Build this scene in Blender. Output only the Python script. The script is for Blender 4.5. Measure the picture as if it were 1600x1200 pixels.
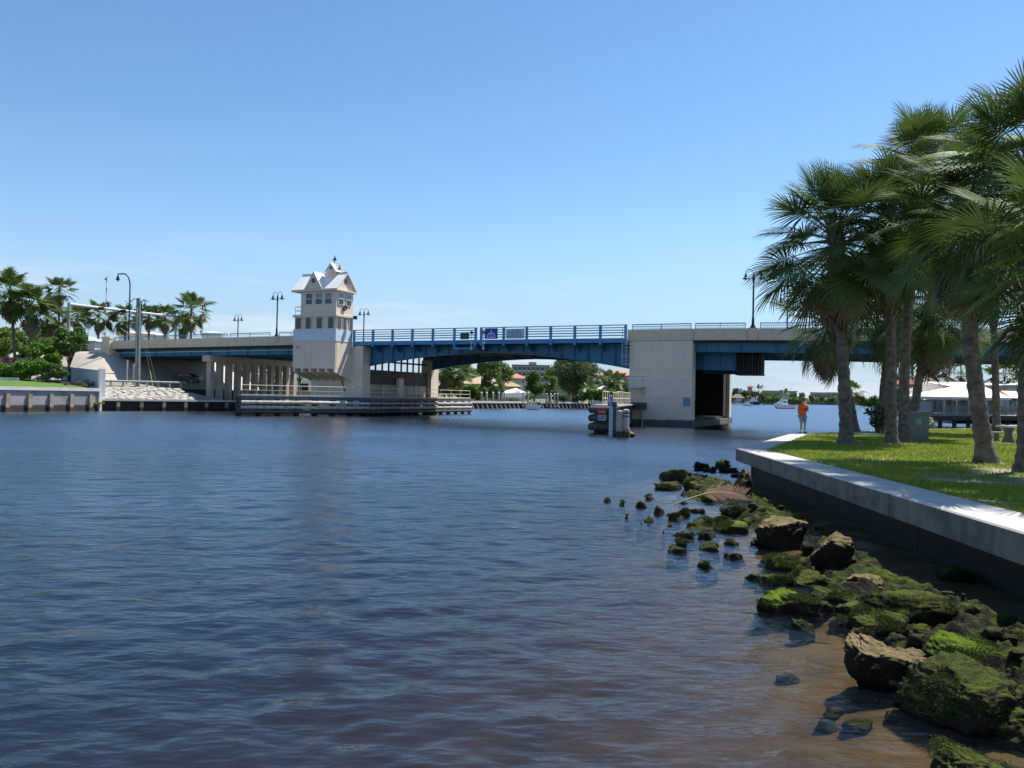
import bpy, math, random
import numpy as np
from mathutils import Vector, Matrix, Euler, noise as mnoise

for o in list(bpy.data.objects): bpy.data.objects.remove(o)
SC = bpy.context.scene
COL = SC.collection
R = math.radians
rnd = random.Random(7)
NR = np.random.default_rng(11)

# ------------------------------------------------------------------ camera, sky, sun, exposure
EYE = Vector((0, 0, 2.6))
PITCH = math.atan(18/1245); ROLL = R(1.2)
cam = bpy.data.cameras.new('camera'); CAM = bpy.data.objects.new('camera', cam); COL.objects.link(CAM)
_w = Vector((0, math.cos(PITCH), math.sin(PITCH))); _r0 = Vector((1, 0, 0)); _u0 = _r0.cross(_w)
_r = _r0*math.cos(ROLL) + _u0*math.sin(ROLL); _u = _u0*math.cos(ROLL) - _r0*math.sin(ROLL)
CAM.matrix_world = Matrix(((_r.x, _u.x, -_w.x, EYE.x), (_r.y, _u.y, -_w.y, EYE.y), (_r.z, _u.z, -_w.z, EYE.z), (0, 0, 0, 1)))
cam.sensor_width = 36; cam.lens = 36*1245/1600
cam.clip_start = 0.1; cam.clip_end = 9000
SC.camera = CAM

SUN_EL = R(59); SH = Vector((0.83, 0.56, 0)).normalized()
SUN_DIR = Vector((SH.x*math.cos(SUN_EL), SH.y*math.cos(SUN_EL), math.sin(SUN_EL)))
W = bpy.data.worlds.new("World"); SC.world = W; W.use_nodes = True
nt = W.node_tree; nt.nodes.clear()
sky = nt.nodes.new('ShaderNodeTexSky'); sky.sky_type = 'NISHITA'; sky.sun_disc = False
sky.sun_elevation = SUN_EL; sky.sun_rotation = math.atan2(SH.x, SH.y)
sky.air_density = 1.0; sky.dust_density = 0.15; sky.ozone_density = 2.0; sky.altitude = 0
bg = nt.nodes.new('ShaderNodeBackground'); bg.inputs[1].default_value = 0.096
wo = nt.nodes.new('ShaderNodeOutputWorld')
# thin cirrus low over the far shore
tc = nt.nodes.new('ShaderNodeTexCoord')
mp = nt.nodes.new('ShaderNodeMapping'); mp.inputs['Scale'].default_value = (1.6, 1.6, 13.0)
ns = nt.nodes.new('ShaderNodeTexNoise'); ns.inputs['Scale'].default_value = 2.2; ns.inputs['Detail'].default_value = 6; ns.inputs['Roughness'].default_value = .55
rp = nt.nodes.new('ShaderNodeMapRange'); rp.inputs[1].default_value = .47; rp.inputs[2].default_value = .72; rp.interpolation_type = 'SMOOTHSTEP'
sx = nt.nodes.new('ShaderNodeSeparateXYZ')
band = nt.nodes.new('ShaderNodeMapRange'); band.inputs[1].default_value = .2; band.inputs[2].default_value = .04; band.interpolation_type = 'SMOOTHSTEP'
mu = nt.nodes.new('ShaderNodeMath'); mu.operation = 'MULTIPLY'
mu2 = nt.nodes.new('ShaderNodeMath'); mu2.operation = 'MULTIPLY'; mu2.inputs[1].default_value = .75
mix = nt.nodes.new('ShaderNodeMix'); mix.data_type = 'RGBA'; mix.inputs[7].default_value = (5.0, 5.4, 6.0, 1)
L = nt.links.new
L(tc.outputs['Generated'], mp.inputs[0]); L(mp.outputs[0], ns.inputs[0]); L(ns.outputs[0], rp.inputs[0])
L(tc.outputs['Generated'], sx.inputs[0]); L(sx.outputs[2], band.inputs[0])
L(rp.outputs[0], mu.inputs[0]); L(band.outputs[0], mu.inputs[1]); L(mu.outputs[0], mu2.inputs[0])
hs = nt.nodes.new('ShaderNodeHueSaturation'); hs.inputs['Saturation'].default_value = 1.16; L(sky.outputs[0], hs.inputs['Color'])
# pale blue haze towards the horizon, all the way round
hz = nt.nodes.new('ShaderNodeMapRange'); hz.inputs[1].default_value = .24; hz.inputs[2].default_value = -.02; hz.inputs[4].default_value = .85; hz.interpolation_type = 'SMOOTHSTEP'; L(sx.outputs[2], hz.inputs[0])
hm = nt.nodes.new('ShaderNodeMix'); hm.data_type = 'RGBA'; hm.inputs[7].default_value = (1.95, 2.95, 4.45, 1); L(hz.outputs[0], hm.inputs[0]); L(hs.outputs[0], hm.inputs[6])
L(hm.outputs[2], mix.inputs[6]); L(mu2.outputs[0], mix.inputs[0])
L(mix.outputs[2], bg.inputs[0]); L(bg.outputs[0], wo.inputs[0])
sl = bpy.data.lights.new('sun', 'SUN'); sl.energy = 4.4; sl.angle = R(0.53); sl.color = (1.0, .955, .89)
SUN = bpy.data.objects.new('sun', sl); COL.objects.link(SUN)
SUN.rotation_euler = SUN_DIR.to_track_quat('Z', 'Y').to_euler()
VS = SC.view_settings; VS.view_transform = 'Standard'; VS.look = 'None'; VS.exposure = 0.82; VS.gamma = 1; VS.use_curve_mapping = False
SC.render.engine = 'CYCLES'
SC.cycles.max_bounces = 8; SC.cycles.transparent_max_bounces = 12; SC.cycles.caustics_reflective = True; SC.cycles.blur_glossy = 1.0; SC.cycles.caustics_refractive = False
SC.cycles.sample_clamp_indirect = 4

# ------------------------------------------------------------------ surveying helpers: where a sight line meets a level or a wall
def ray(px, py): return _w + _r*((px-800)/1245) + _u*((600-py)/1245)
def on_z(px, py, z):
    v = ray(px, py); t = (z-EYE.z)/v.z; return EYE + v*t
def at_y(px, py, Y):
    v = ray(px, py); return EYE + v*((Y-EYE.y)/v.y)
BD = Vector((.902, -.432, 0)).normalized(); BN = Vector((-BD.y, BD.x, 0)); BO = Vector((9.77, 77, 0))
BROT = math.atan2(BD.y, BD.x)
def br(s, q, z=0): return BO + BD*s + BN*q + Vector((0, 0, z))
def bp(px, py, q=0):
    v = ray(px, py); o = BO + BN*q; t = (o-EYE).dot(BN)/v.dot(BN); P = EYE + v*t
    return (P-BO).dot(BD), P.z

# ------------------------------------------------------------------ materials
MATS = {}
def pmat(name, c1, c2=None, scale=3.0, rough=.75, bump=.15, streak=None, streak_amt=.5, smap=(1.7, 1.7, .22), tide=None, tide_z=.5, metal=0, spec=.4, fine=40, translucent=0, rnd_amt=0, bdist=.02, moss=None, dirt=.25):
    if name in MATS: return MATS[name]
    m = bpy.data.materials.new(name); m.use_nodes = True; t = m.node_tree; N = t.nodes; K = t.links.new
    b = N['Principled BSDF']; b.inputs['Roughness'].default_value = rough; b.inputs['Metallic'].default_value = metal
    b.inputs['Specular IOR Level'].default_value = spec
    co = N.new('ShaderNodeTexCoord')
    n1 = N.new('ShaderNodeTexNoise'); n1.inputs['Scale'].default_value = scale; n1.inputs['Detail'].default_value = 6; n1.inputs['Roughness'].default_value = .62
    K(co.outputs['Object'], n1.inputs['Vector'])
    r1 = N.new('ShaderNodeMapRange'); r1.inputs[1].default_value = .35; r1.inputs[2].default_value = .65; K(n1.outputs[0], r1.inputs[0])
    c2 = c2 or tuple(x*(1-dirt) for x in c1)
    mx = N.new('ShaderNodeMix'); mx.data_type = 'RGBA'; mx.inputs[6].default_value = (*c1, 1); mx.inputs[7].default_value = (*c2, 1); K(r1.outputs[0], mx.inputs[0])
    out = mx.outputs[2]
    if streak:
        mp = N.new('ShaderNodeMapping'); mp.inputs['Scale'].default_value = smap; K(co.outputs['Object'], mp.inputs[0])
        n2 = N.new('ShaderNodeTexNoise'); n2.inputs['Scale'].default_value = 1.1; n2.inputs['Detail'].default_value = 9; n2.inputs['Roughness'].default_value = .68; n2.inputs['Distortion'].default_value = .6; K(mp.outputs[0], n2.inputs['Vector'])
        r2 = N.new('ShaderNodeMapRange'); r2.inputs[1].default_value = .5; r2.inputs[2].default_value = .75; r2.inputs[4].default_value = streak_amt; K(n2.outputs[0], r2.inputs[0])
        m2 = N.new('ShaderNodeMix'); m2.data_type = 'RGBA'; m2.inputs[7].default_value = (*streak, 1); K(r2.outputs[0], m2.inputs[0]); K(out, m2.inputs[6]); out = m2.outputs[2]
    if tide:
        ge = N.new('ShaderNodeNewGeometry'); sp = N.new('ShaderNodeSeparateXYZ'); K(ge.outputs['Position'], sp.inputs[0])
        ad = N.new('ShaderNodeMath'); ad.operation = 'MULTIPLY_ADD'; ad.inputs[1].default_value = .35; K(n1.outputs[0], ad.inputs[0]); K(sp.outputs[2], ad.inputs[2])
        r3 = N.new('ShaderNodeMapRange'); r3.inputs[1].default_value = tide_z+.27; r3.inputs[2].default_value = tide_z+.1; K(ad.outputs[0], r3.inputs[0])
        m3 = N.new('ShaderNodeMix'); m3.data_type = 'RGBA'; m3.inputs[7].default_value = (*tide, 1); K(r3.outputs[0], m3.inputs[0]); K(out, m3.inputs[6]); out = m3.outputs[2]
    if moss:  # moss, and the painted light tops of the tan rock
        ge = N.new('ShaderNodeNewGeometry'); sp = N.new('ShaderNodeSeparateXYZ'); K(ge.outputs['Normal'], sp.inputs[0])
        n4 = N.new('ShaderNodeTexNoise'); n4.inputs['Scale'].default_value = moss[1]; n4.inputs['Detail'].default_value = 5; K(co.outputs['Object'], n4.inputs['Vector'])
        ad = N.new('ShaderNodeMath'); ad.operation = 'MULTIPLY_ADD'; ad.inputs[1].default_value = 1.7; K(n4.outputs[0], ad.inputs[0]); K(sp.outputs[2], ad.inputs[2])
        r4 = N.new('ShaderNodeMapRange'); r4.inputs[1].default_value = moss[2]; r4.inputs[2].default_value = moss[2]+.4; K(ad.outputs[0], r4.inputs[0])
        n5 = N.new('ShaderNodeTexNoise'); n5.inputs['Scale'].default_value = 3; n5.inputs['Detail'].default_value = 4; K(co.outputs['Object'], n5.inputs['Vector'])
        m5 = N.new('ShaderNodeMix'); m5.data_type = 'RGBA'; m5.inputs[6].default_value = (*moss[0], 1); m5.inputs[7].default_value = (*moss[3], 1)
        r5 = N.new('ShaderNodeMapRange'); r5.inputs[1].default_value = .42; r5.inputs[2].default_value = .62; K(n5.outputs[0], r5.inputs[0]); K(r5.outputs[0], m5.inputs[0])
        m4 = N.new('ShaderNodeMix'); m4.data_type = 'RGBA'; K(r4.outputs[0], m4.inputs[0]); K(out, m4.inputs[6]); K(m5.outputs[2], m4.inputs[7]); out = m4.outputs[2]
    if rnd_amt:
        oi = N.new('ShaderNodeObjectInfo'); r6 = N.new('ShaderNodeMapRange'); r6.inputs[3].default_value = 1-rnd_amt; r6.inputs[4].default_value = 1+rnd_amt; K(oi.outputs['Random'], r6.inputs[0])
        hs = N.new('ShaderNodeHueSaturation'); K(r6.outputs[0], hs.inputs['Value']); K(out, hs.inputs['Color']); out = hs.outputs[0]
    K(out, b.inputs['Base Color'])
    if bump:
        n3 = N.new('ShaderNodeTexNoise'); n3.inputs['Scale'].default_value = fine; n3.inputs['Detail'].default_value = 6; n3.inputs['Roughness'].default_value = .65; K(co.outputs['Object'], n3.inputs['Vector'])
        bu = N.new('ShaderNodeBump'); bu.inputs['Strength'].default_value = bump; bu.inputs['Distance'].default_value = bdist; K(n3.outputs[0], bu.inputs['Height']); K(bu.outputs[0], b.inputs['Normal'])
    if translucent:
        tr = N.new('ShaderNodeBsdfTranslucent'); K(out, tr.inputs[0]); ms = N.new('ShaderNodeMixShader'); ms.inputs[0].default_value = translucent
        K(b.outputs[0], ms.inputs[1]); K(tr.outputs[0], ms.inputs[2]); K(ms.outputs[0], N['Material Output'].inputs[0])
    MATS[name] = m; return m
ALGAE = (.03, .03, .018)
M_conc = pmat('concrete', (.74, .63, .50), (.67, .57, .45), .7, .85, .12, streak=(.46, .40, .32), streak_amt=.28, tide=(.045, .042, .035), tide_z=.62)
M_parapet = pmat('parapet_concrete', (.68, .55, .40), (.60, .49, .36), 1.5, .85, .1, streak=(.2, .18, .15), streak_amt=.4)
M_tower = pmat('tower_stucco', (.74, .60, .48), (.69, .56, .45), .8, .85, .08, streak=(.36, .32, .29), streak_amt=.25)
M_cream = pmat('cream_stucco', (.74, .64, .47), (.68, .58, .43), 1, .85, .08, streak=(.4, .36, .28), streak_amt=.3)
M_white = pmat('white_paint', (.74, .73, .70), (.66, .65, .62), 2, .55, .05, streak=(.5, .48, .44), streak_amt=.25)
M_band = pmat('pale_band_paint', (.62, .66, .72), (.55, .6, .66), 1.5, .6, .05)
M_roofw = pmat('white_metal_roof', (.86, .83, .77), (.80, .77, .72), 1.2, .4, .03, spec=.5)
M_blue = pmat('blue_bridge_paint', (.032, .175, .305), (.028, .15, .265), .8, .5, .06, streak=(.02, .05, .09), streak_amt=.5)
M_blue2 = pmat('blue_rail_paint', (.065, .25, .47), (.058, .225, .43), 1.5, .5, .03)
M_dsteel = pmat('dark_weathered_steel', (.022, .022, .026), (.04, .035, .03), 1.5, .7, .1, streak=(.3, .3, .28), streak_amt=.35)
M_lamp = pmat('dark_lamp_paint', (.012, .018, .035), (.016, .024, .04), 3, .4, .02)
M_steel = pmat('galvanised_steel', (.40, .41, .41), (.3, .31, .31), 4, .45, .05, metal=.5)
M_cond = pmat('grey_conduit', (.55, .57, .58), (.45, .47, .48), 3, .5, .04)
M_glass = pmat('dark_window_glass', (.018, .024, .03), (.03, .036, .045), .6, .08, 0, spec=.6)
M_glassl = pmat('pale_blind_behind_glass', (.22, .28, .33), (.16, .2, .24), 1.5, .25, 0, spec=.5)
M_timber = pmat('weathered_timber', (.52, .48, .42), (.24, .22, .195), 2.5, .85, .3, tide=(.018, .018, .016), tide_z=.35, rnd_amt=.25)
M_dtimber = pmat('dark_creosote_timber', (.045, .046, .05), (.10, .095, .09), 3, .8, .3, tide=(.014, .014, .012), tide_z=.3)
M_deckw = pmat('grey_deck_boards', (.42, .38, .31), (.34, .30, .25), 3, .85, .2)
M_rail = pmat('tan_handrail_paint', (.80, .68, .48), (.72, .61, .44), 4, .6, .05)
M_asph = pmat('asphalt', (.06, .06, .062), (.05, .05, .05), 1, .9, .2)
M_slope = pmat('paved_slope_concrete', (.50, .45, .38), (.40, .36, .30), .6, .9, .25, streak=(.3, .27, .22), streak_amt=.3)
M_stonew = pmat('white_bagged_riprap', (.52, .49, .43), (.36, .34, .30), 2, .9, .4, rnd_amt=.14)
M_bulk = pmat('bulkhead_panel', (.30, .31, .33), (.22, .22, .23), 1, .8, .12, streak=(.12, .11, .10), streak_amt=.5, tide=(.035, .033, .028), tide_z=.62)
M_pil = pmat('stained_pilaster', (.40, .35, .28), (.22, .16, .11), 2, .85, .2, tide=(.05, .045, .035), tide_z=.4)
M_capw = pmat('white_cap_concrete', (.62, .60, .56), (.52, .50, .46), 1.5, .85, .1)
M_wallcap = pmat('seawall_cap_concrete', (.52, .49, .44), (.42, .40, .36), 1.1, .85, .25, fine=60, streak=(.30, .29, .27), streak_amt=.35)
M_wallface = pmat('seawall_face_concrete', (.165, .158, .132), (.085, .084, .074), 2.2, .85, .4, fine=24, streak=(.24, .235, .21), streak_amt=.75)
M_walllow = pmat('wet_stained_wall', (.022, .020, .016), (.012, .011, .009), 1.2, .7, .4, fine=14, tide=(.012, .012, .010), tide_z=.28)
M_lawn = pmat('clipped_lawn', (.065, .135, .016), (.09, .165, .022), 1.5, .95, .5, fine=60)
M_soil = pmat('sandy_turf_soil', (.34, .29, .20), (.10, .12, .035), .55, .95, .4, fine=30)
M_bedm = pmat('silty_river_bed', (.125, .088, .036), (.06, .044, .020), 1.3, .9, .5, fine=12, bdist=.05)
ROCKARGS = dict(rough=.8, bump=1.0, fine=20, bdist=.075, spec=.12)
M_rockw = pmat('weedy_rock', (.042, .036, .020), (.010, .010, .007), 3.5, moss=((.060, .078, .010), 3.6, 1.42, (.034, .038, .012)), tide=(.012, .013, .009), tide_z=.0, **ROCKARGS)
M_rockg = pmat('green_moss_rock', (.050, .044, .020), (.012, .013, .008), 3.0, moss=((.080, .112, .007), 3.4, 1.38, (.044, .050, .012)), tide=(.012, .013, .009), tide_z=.0, **ROCKARGS)
M_rockbg = pmat('bright_algae_rock', (.05, .044, .02), (.012, .013, .008), 3.0, moss=((.125, .195, .006), 2.6, 1.2, (.055, .068, .010)), tide=(.012, .013, .009), tide_z=.0, **ROCKARGS)
M_rockt = pmat('bare_tan_rock', (.034, .029, .018), (.014, .013, .009), 3.6, moss=((.27, .20, .10), 2.6, 1.12, (.13, .115, .04)), tide=(.016, .016, .011), tide_z=.06, **ROCKARGS)  # tan tops and near-black sides paint light and shade; sides partly wet
M_frond = pmat('palm_frond_green', (.100, .150, .036), (.068, .112, .026), 1.5, .62, 0, spec=.22, translucent=.26, rnd_amt=.3)
M_frondy = pmat('palm_frond_yellowing', (.13, .15, .042), (.10, .12, .034), 1.5, .45, 0, spec=.5, translucent=.25, rnd_amt=.25)
M_dead = pmat('dead_palm_frond', (.20, .145, .09), (.12, .085, .055), 2, .8, 0, translucent=.1, rnd_amt=.3)
M_trunk = pmat('palm_trunk_bark', (.21, .17, .13), (.075, .062, .05), 4.5, .9, 1.0, streak=(.045, .037, .03), streak_amt=.8, smap=(1.2, 1.2, 7.5), fine=9, bdist=.06)
M_bark = pmat('tree_bark', (.10, .085, .07), (.05, .042, .035), 3, .9, .5)
M_leafd = pmat('dark_green_leaves', (.055, .12, .018), (.085, .165, .026), .35, .55, 0, spec=.4, translucent=.25)
M_leafm = pmat('mid_green_leaves', (.10, .165, .034), (.155, .225, .045), .35, .55, 0, spec=.4, translucent=.25)
M_leafl = pmat('light_green_leaves', (.18, .27, .04), (.12, .20, .034), .35, .55, 0, spec=.4, translucent=.3)
M_leafo = pmat('olive_oak_leaves', (.10, .135, .048), (.15, .18, .07), .3, .6, 0, spec=.3, translucent=.2)
M_leafb = pmat('bright_green_leaves', (.085, .20, .018), (.13, .25, .025), .4, .5, 0, spec=.4, translucent=.3)
M_pink = pmat('pink_bougainvillea', (.45, .05, .10), (.35, .03, .08), 2, .6, 0)
M_tile = pmat('orange_roof_tiles', (.52, .25, .14), (.44, .20, .11), 2, .85, .4, fine=12)
M_tant = pmat('tan_roof_tiles', (.46, .33, .20), (.39, .28, .17), 2, .85, .4, fine=12)
M_yel = pmat('pale_yellow_stucco', (.60, .48, .26), (.54, .43, .24), 1, .85, .08)
M_peach = pmat('peach_stucco', (.60, .36, .23), (.55, .33, .21), 1, .85, .08)
M_lblue = pmat('light_blue_stucco', (.36, .48, .54), (.32, .43, .5), 1, .85, .08)
M_grey = pmat('grey_render', (.34, .35, .36), (.29, .30, .31), .5, .85, .05)
M_pinkw = pmat('pinkish_render', (.48, .40, .35), (.42, .36, .32), .5, .85, .05)
M_red = pmat('red_roofing', (.26, .045, .04), (.2, .04, .035), 1, .8, .1)
M_redp = pmat('red_paint', (.42, .02, .02), (.36, .02, .02), 3, .5, .02)
M_thatch = pmat('thatch', (.27, .22, .16), (.18, .14, .1), 3, .95, .5)
M_gel = pmat('white_gelcoat', (.80, .80, .78), (.76, .76, .74), 1, .25, 0, spec=.5)
M_navy = pmat('navy_hull', (.02, .03, .07), (.025, .035, .075), 1, .3, 0)
M_black = pmat('black_rubber', (.015, .015, .015), (.02, .02, .02), 3, .6, .05)
M_green = pmat('green_sign_paint', (.008, .07, .04), (.01, .08, .045), 3, .5, .02)
M_sblue = pmat('blue_sign_paint', (.012, .045, .34), (.012, .05, .36), 3, .45, .02)
M_sgrey = pmat('pale_grey_sign', (.46, .54, .62), (.42, .5, .58), 3, .6, .02)
M_swhite = pmat('sign_white', (.72, .76, .80), (.68, .72, .76), 3, .6, .02)
M_text = pmat('sign_lettering_dark', (.10, .16, .22), (.10, .16, .22), 3, .6, 0)
M_yguard = pmat('yellow_guard', (.55, .42, .08), (.5, .38, .08), 3, .5, .02)
M_car = pmat('black_car_paint', (.012, .012, .014), (.015, .015, .017), 3, .2, 0, spec=.5)
M_skin = pmat('skin', (.42, .24, .16), (.36, .2, .13), 8, .6, .02)
M_shirt = pmat('orange_shirt', (.72, .14, .025), (.62, .11, .02), 8, .85, .1)
M_short = pmat('grey_blue_shorts', (.24, .28, .34), (.2, .24, .3), 8, .85, .1)
M_cloth = pmat('pale_green_cap', (.12, .13, .09), (.10, .11, .08), 8, .85, .1)
M_box = pmat('grey_green_box', (.20, .22, .20), (.15, .165, .15), 2, .7, .1, streak=(.3, .32, .3), streak_amt=.3)
M_canvas = pmat('white_canvas', (.78, .77, .74), (.70, .69, .66), 2, .8, .1)
M_teal = pmat('teal_canvas', (.1, .38, .34), (.09, .34, .3), 2, .8, .1)

# ------------------------------------------------------------------ mesh helpers
class MB:
    def __init__(s): s.v = []; s.f = []
    def add(s, vs, fs):
        b = len(s.v); s.v += [tuple(v) for v in vs]; s.f += [tuple(i+b for i in f) for f in fs]; return s
    def hexa(s, b4, t4):
        return s.add(list(b4)+list(t4), [(3, 2, 1, 0), (4, 5, 6, 7), (0, 1, 5, 4), (1, 2, 6, 5), (2, 3, 7, 6), (3, 0, 4, 7)])
    def box(s, x0, x1, y0, y1, z0, z1):
        return s.hexa([(x0, y0, z0), (x1, y0, z0), (x1, y1, z0), (x0, y1, z0)], [(x0, y0, z1), (x1, y0, z1), (x1, y1, z1), (x0, y1, z1)])
    def rbox(s, c, sx, sy, sz, rz=0):
        ca, sa = math.cos(rz), math.sin(rz)
        p = [(c[0]+ca*a*sx/2-sa*b*sy/2, c[1]+sa*a*sx/2+ca*b*sy/2) for a, b in ((-1, -1), (1, -1), (1, 1), (-1, 1))]
        return s.hexa([(x, y, c[2]) for x, y in p], [(x, y, c[2]+sz) for x, y in p])
    def tube(s, pts, rad, n=8, cap=True):
        pts = [Vector(p) for p in pts]; rad = rad if isinstance(rad, (list, tuple)) else [rad]*len(pts); vs = []; fs = []
        for i, p in enumerate(pts):
            t = (pts[min(i+1, len(pts)-1)]-pts[max(i-1, 0)]).normalized()
            a = t.cross(Vector((0, 0, 1))) if abs(t.z) < .95 else t.cross(Vector((0, 1, 0))); a.normalize(); b = a.cross(t)
            vs += [p+(a*math.cos(2*math.pi*k/n)+b*math.sin(2*math.pi*k/n))*rad[i] for k in range(n)]
        for i in range(len(pts)-1):
            for k in range(n):
                a, b = i*n+k, i*n+(k+1) % n; fs.append((a, a+n, b+n, b))
        if cap: fs += [tuple(range(n)), tuple(range(len(vs)-1, len(vs)-n-1, -1))]
        return s.add(vs, fs)
    def lathe(s, prof, n=12, c=(0, 0, 0)):
        vs = [(c[0]+r*math.cos(2*math.pi*k/n), c[1]+r*math.sin(2*math.pi*k/n), c[2]+z) for r, z in prof for k in range(n)]
        fs = [(i*n+k, i*n+(k+1) % n, (i+1)*n+(k+1) % n, (i+1)*n+k) for i in range(len(prof)-1) for k in range(n)]
        fs += [tuple(range(n-1, -1, -1)), tuple(range(len(vs)-n, len(vs)))]
        return s.add(vs, fs)
    def prism(s, poly, z0, z1):
        n = len(poly); a = sum(poly[i][0]*poly[(i+1) % n][1]-poly[(i+1) % n][0]*poly[i][1] for i in range(n))
        if a < 0: poly = poly[::-1]
        return s.add([(x, y, z0) for x, y in poly]+[(x, y, z1) for x, y in poly], [tuple(range(n-1, -1, -1)), tuple(range(n, 2*n))]+[(i, (i+1) % n, n+(i+1) % n, n+i) for i in range(n)])
    def ext(s, poly, axis, a0, a1):   # poly in the plane across AXIS, extruded along it
        n = len(poly); f = (lambda u, v, a: (a, u, v)) if axis == 'x' else (lambda u, v, a: (u, a, v))
        return s.add([f(u, v, a0) for u, v in poly]+[f(u, v, a1) for u, v in poly], [tuple(range(n-1, -1, -1)), tuple(range(n, 2*n))]+[(i, (i+1) % n, n+(i+1) % n, n+i) for i in range(n)])
    def strip(s, s0, s1, q0, q1, z0, z1, prof, step=3.0):
        n = max(1, int(math.ceil(abs(s1-s0)/step))); vs = []; fs = []
        for i in range(n+1):
            x = s0+(s1-s0)*i/n; d = prof(x); vs += [(x, q0, z0+d), (x, q1, z0+d), (x, q1, z1+d), (x, q0, z1+d)]
        for i in range(n):
            for k in range(4):
                a, b = i*4+k, i*4+(k+1) % 4; fs.append((b, a, a+4, b+4))
        fs += [(0, 1, 2, 3), (4*n+3, 4*n+2, 4*n+1, 4*n)]
        return s.add(vs, fs)
    def hip(s, x0, x1, y0, y1, z0, z1, ridge=.5, th=.18):
        cx, cy = (x0+x1)/2, (y0+y1)/2; w, h = x1-x0, y1-y0
        if w >= h: a, b = (x0+min(h, w)/2*ridge*2*.98, cy), (x1-min(h, w)/2*ridge*2*.98, cy)
        else: a, b = (cx, y0+w/2*ridge*2*.98), (cx, y1-w/2*ridge*2*.98)
        v = [(x0, y0, z0), (x1, y0, z0), (x1, y1, z0), (x0, y1, z0), (x0, y0, z0+th), (x1, y0, z0+th), (x1, y1, z0+th), (x0, y1, z0+th), (*a, z1), (*b, z1)]
        top = [(4, 5, 9, 8), (5, 6, 9), (6, 7, 8, 9), (7, 4, 8)] if w >= h else [(4, 5, 8), (5, 6, 9, 8), (6, 7, 9), (7, 4, 8, 9)]
        return s.add(v, [(3, 2, 1, 0), (0, 1, 5, 4), (1, 2, 6, 5), (2, 3, 7, 6), (3, 0, 4, 7)]+top)
    def mesh(s, name, mat, smooth=None):
        me = bpy.data.meshes.new(name); me.from_pydata(s.v, [], s.f); me.materials.append(mat); me.update()
        if smooth is not None: me.polygons.foreach_set('use_smooth', [True]*len(me.polygons)); me.set_sharp_from_angle(angle=R(smooth))
        return me
    def build(s, name, mat, parent=None, smooth=None, label=None, kind=None):
        return link(name, s.mesh(name, mat, smooth), parent, label, kind)
def link(name, me, parent=None, label=None, kind=None):
    o = bpy.data.objects.new(name, me); COL.objects.link(o)
    if parent: o.parent = parent
    if label: o['label'] = label
    if kind: o['kind'] = kind
    return o
def tag(o, label, cat, group=None):
    o['label'] = label; o['category'] = cat
    if group: o['group'] = group
    return o
def thing(name, label, cat, loc=(0, 0, 0), rz=0, group=None):
    o = bpy.data.objects.new(name, None); COL.objects.link(o); o.location = loc; o.rotation_euler = (0, 0, rz); o.empty_display_size = .2
    return tag(o, label, cat, group)
def copy_tree(o, parent=None):
    c = o.copy(); COL.objects.link(c)
    if parent: c.parent = parent
    for ch in list(o.children): copy_tree(ch, c)
    return c
def dup(o, loc, rz, label):
    c = copy_tree(o); c.location = loc; c.rotation_euler = (0, 0, rz); c['label'] = label; return c
def np_mesh(name, V, F, mat, smooth=False):
    me = bpy.data.meshes.new(name); V = np.ascontiguousarray(V, np.float32); F = np.ascontiguousarray(F, np.int32); m, k = F.shape
    me.vertices.add(len(V)); me.vertices.foreach_set('co', V.ravel()); me.loops.add(m*k); me.loops.foreach_set('vertex_index', F.ravel())
    me.polygons.add(m); me.polygons.foreach_set('loop_start', np.arange(0, m*k, k, dtype=np.int32))
    if smooth: me.polygons.foreach_set('use_smooth', np.ones(m, bool))
    me.materials.append(mat); me.update(calc_edges=True); return me
def text(body, size, mat, parent, loc, rot, name='lettering', align='CENTER', ext=.004):
    c = bpy.data.curves.new(name, 'FONT'); c.body = body; c.size = size; c.align_x = align; c.align_y = 'CENTER'; c.extrude = ext; c.resolution_u = 3
    o = bpy.data.objects.new(name, c); me = bpy.data.meshes.new_from_object(o); bpy.data.objects.remove(o); me.materials.clear(); me.materials.append(mat)
    o = link(name, me, parent); o.location = loc; o.rotation_euler = rot; return o
# ------------------------------------------------------------------ water, river bed
WALL = [Vector((3.5, -40)), Vector((5.85, 0)), Vector((6.41, 9.94)), Vector((7.40, 26.21))]
def wall_x(y):
    for a, b in zip(WALL, WALL[1:]):
        if y <= b.y: return a.x+(b.x-a.x)*(y-a.y)/(b.y-a.y)
    return WALL[-1].x+(y-26.21)*.45
def bed_z(x, y):
    t = wall_x(y)-x
    z = -.03-.03*t if t < 2.6 else -.108-.17*(t-2.6)
    if y > 27: z -= (y-27)*.25
    z += .075*mnoise.noise(Vector((x*1.3, y*1.3, 3)))+.04*mnoise.noise(Vector((x*4, y*4, 9)))
    return max(z, -2.6)
def grid(xs, ys, fn):
    nx, ny = len(xs), len(ys); V = np.array([(x, y, fn(x, y)) for y in ys for x in xs])
    i = np.arange((nx-1)*(ny-1)); r, c = i//(nx-1), i % (nx-1); a = r*nx+c
    return V, np.stack([a, a+1, a+nx+1, a+nx], 1)
V, F = grid(np.concatenate([np.linspace(-60, -8, 14), np.linspace(-7, 10, 115)]), np.concatenate([np.linspace(-10, 3, 10), np.linspace(3.2, 33, 160), np.linspace(35, 60, 8)]), bed_z)
o = link('river_bed', np_mesh('river_bed', V, F, M_bedm, True), kind='structure')
mb = MB(); mb.add([(-4000, -60, -2.7), (4000, -60, -2.7), (4000, 4000, -2.7), (-4000, 4000, -2.7)], [(0, 1, 2, 3)])
mb.build('deep_river_bed', M_bedm, kind='structure')

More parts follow.
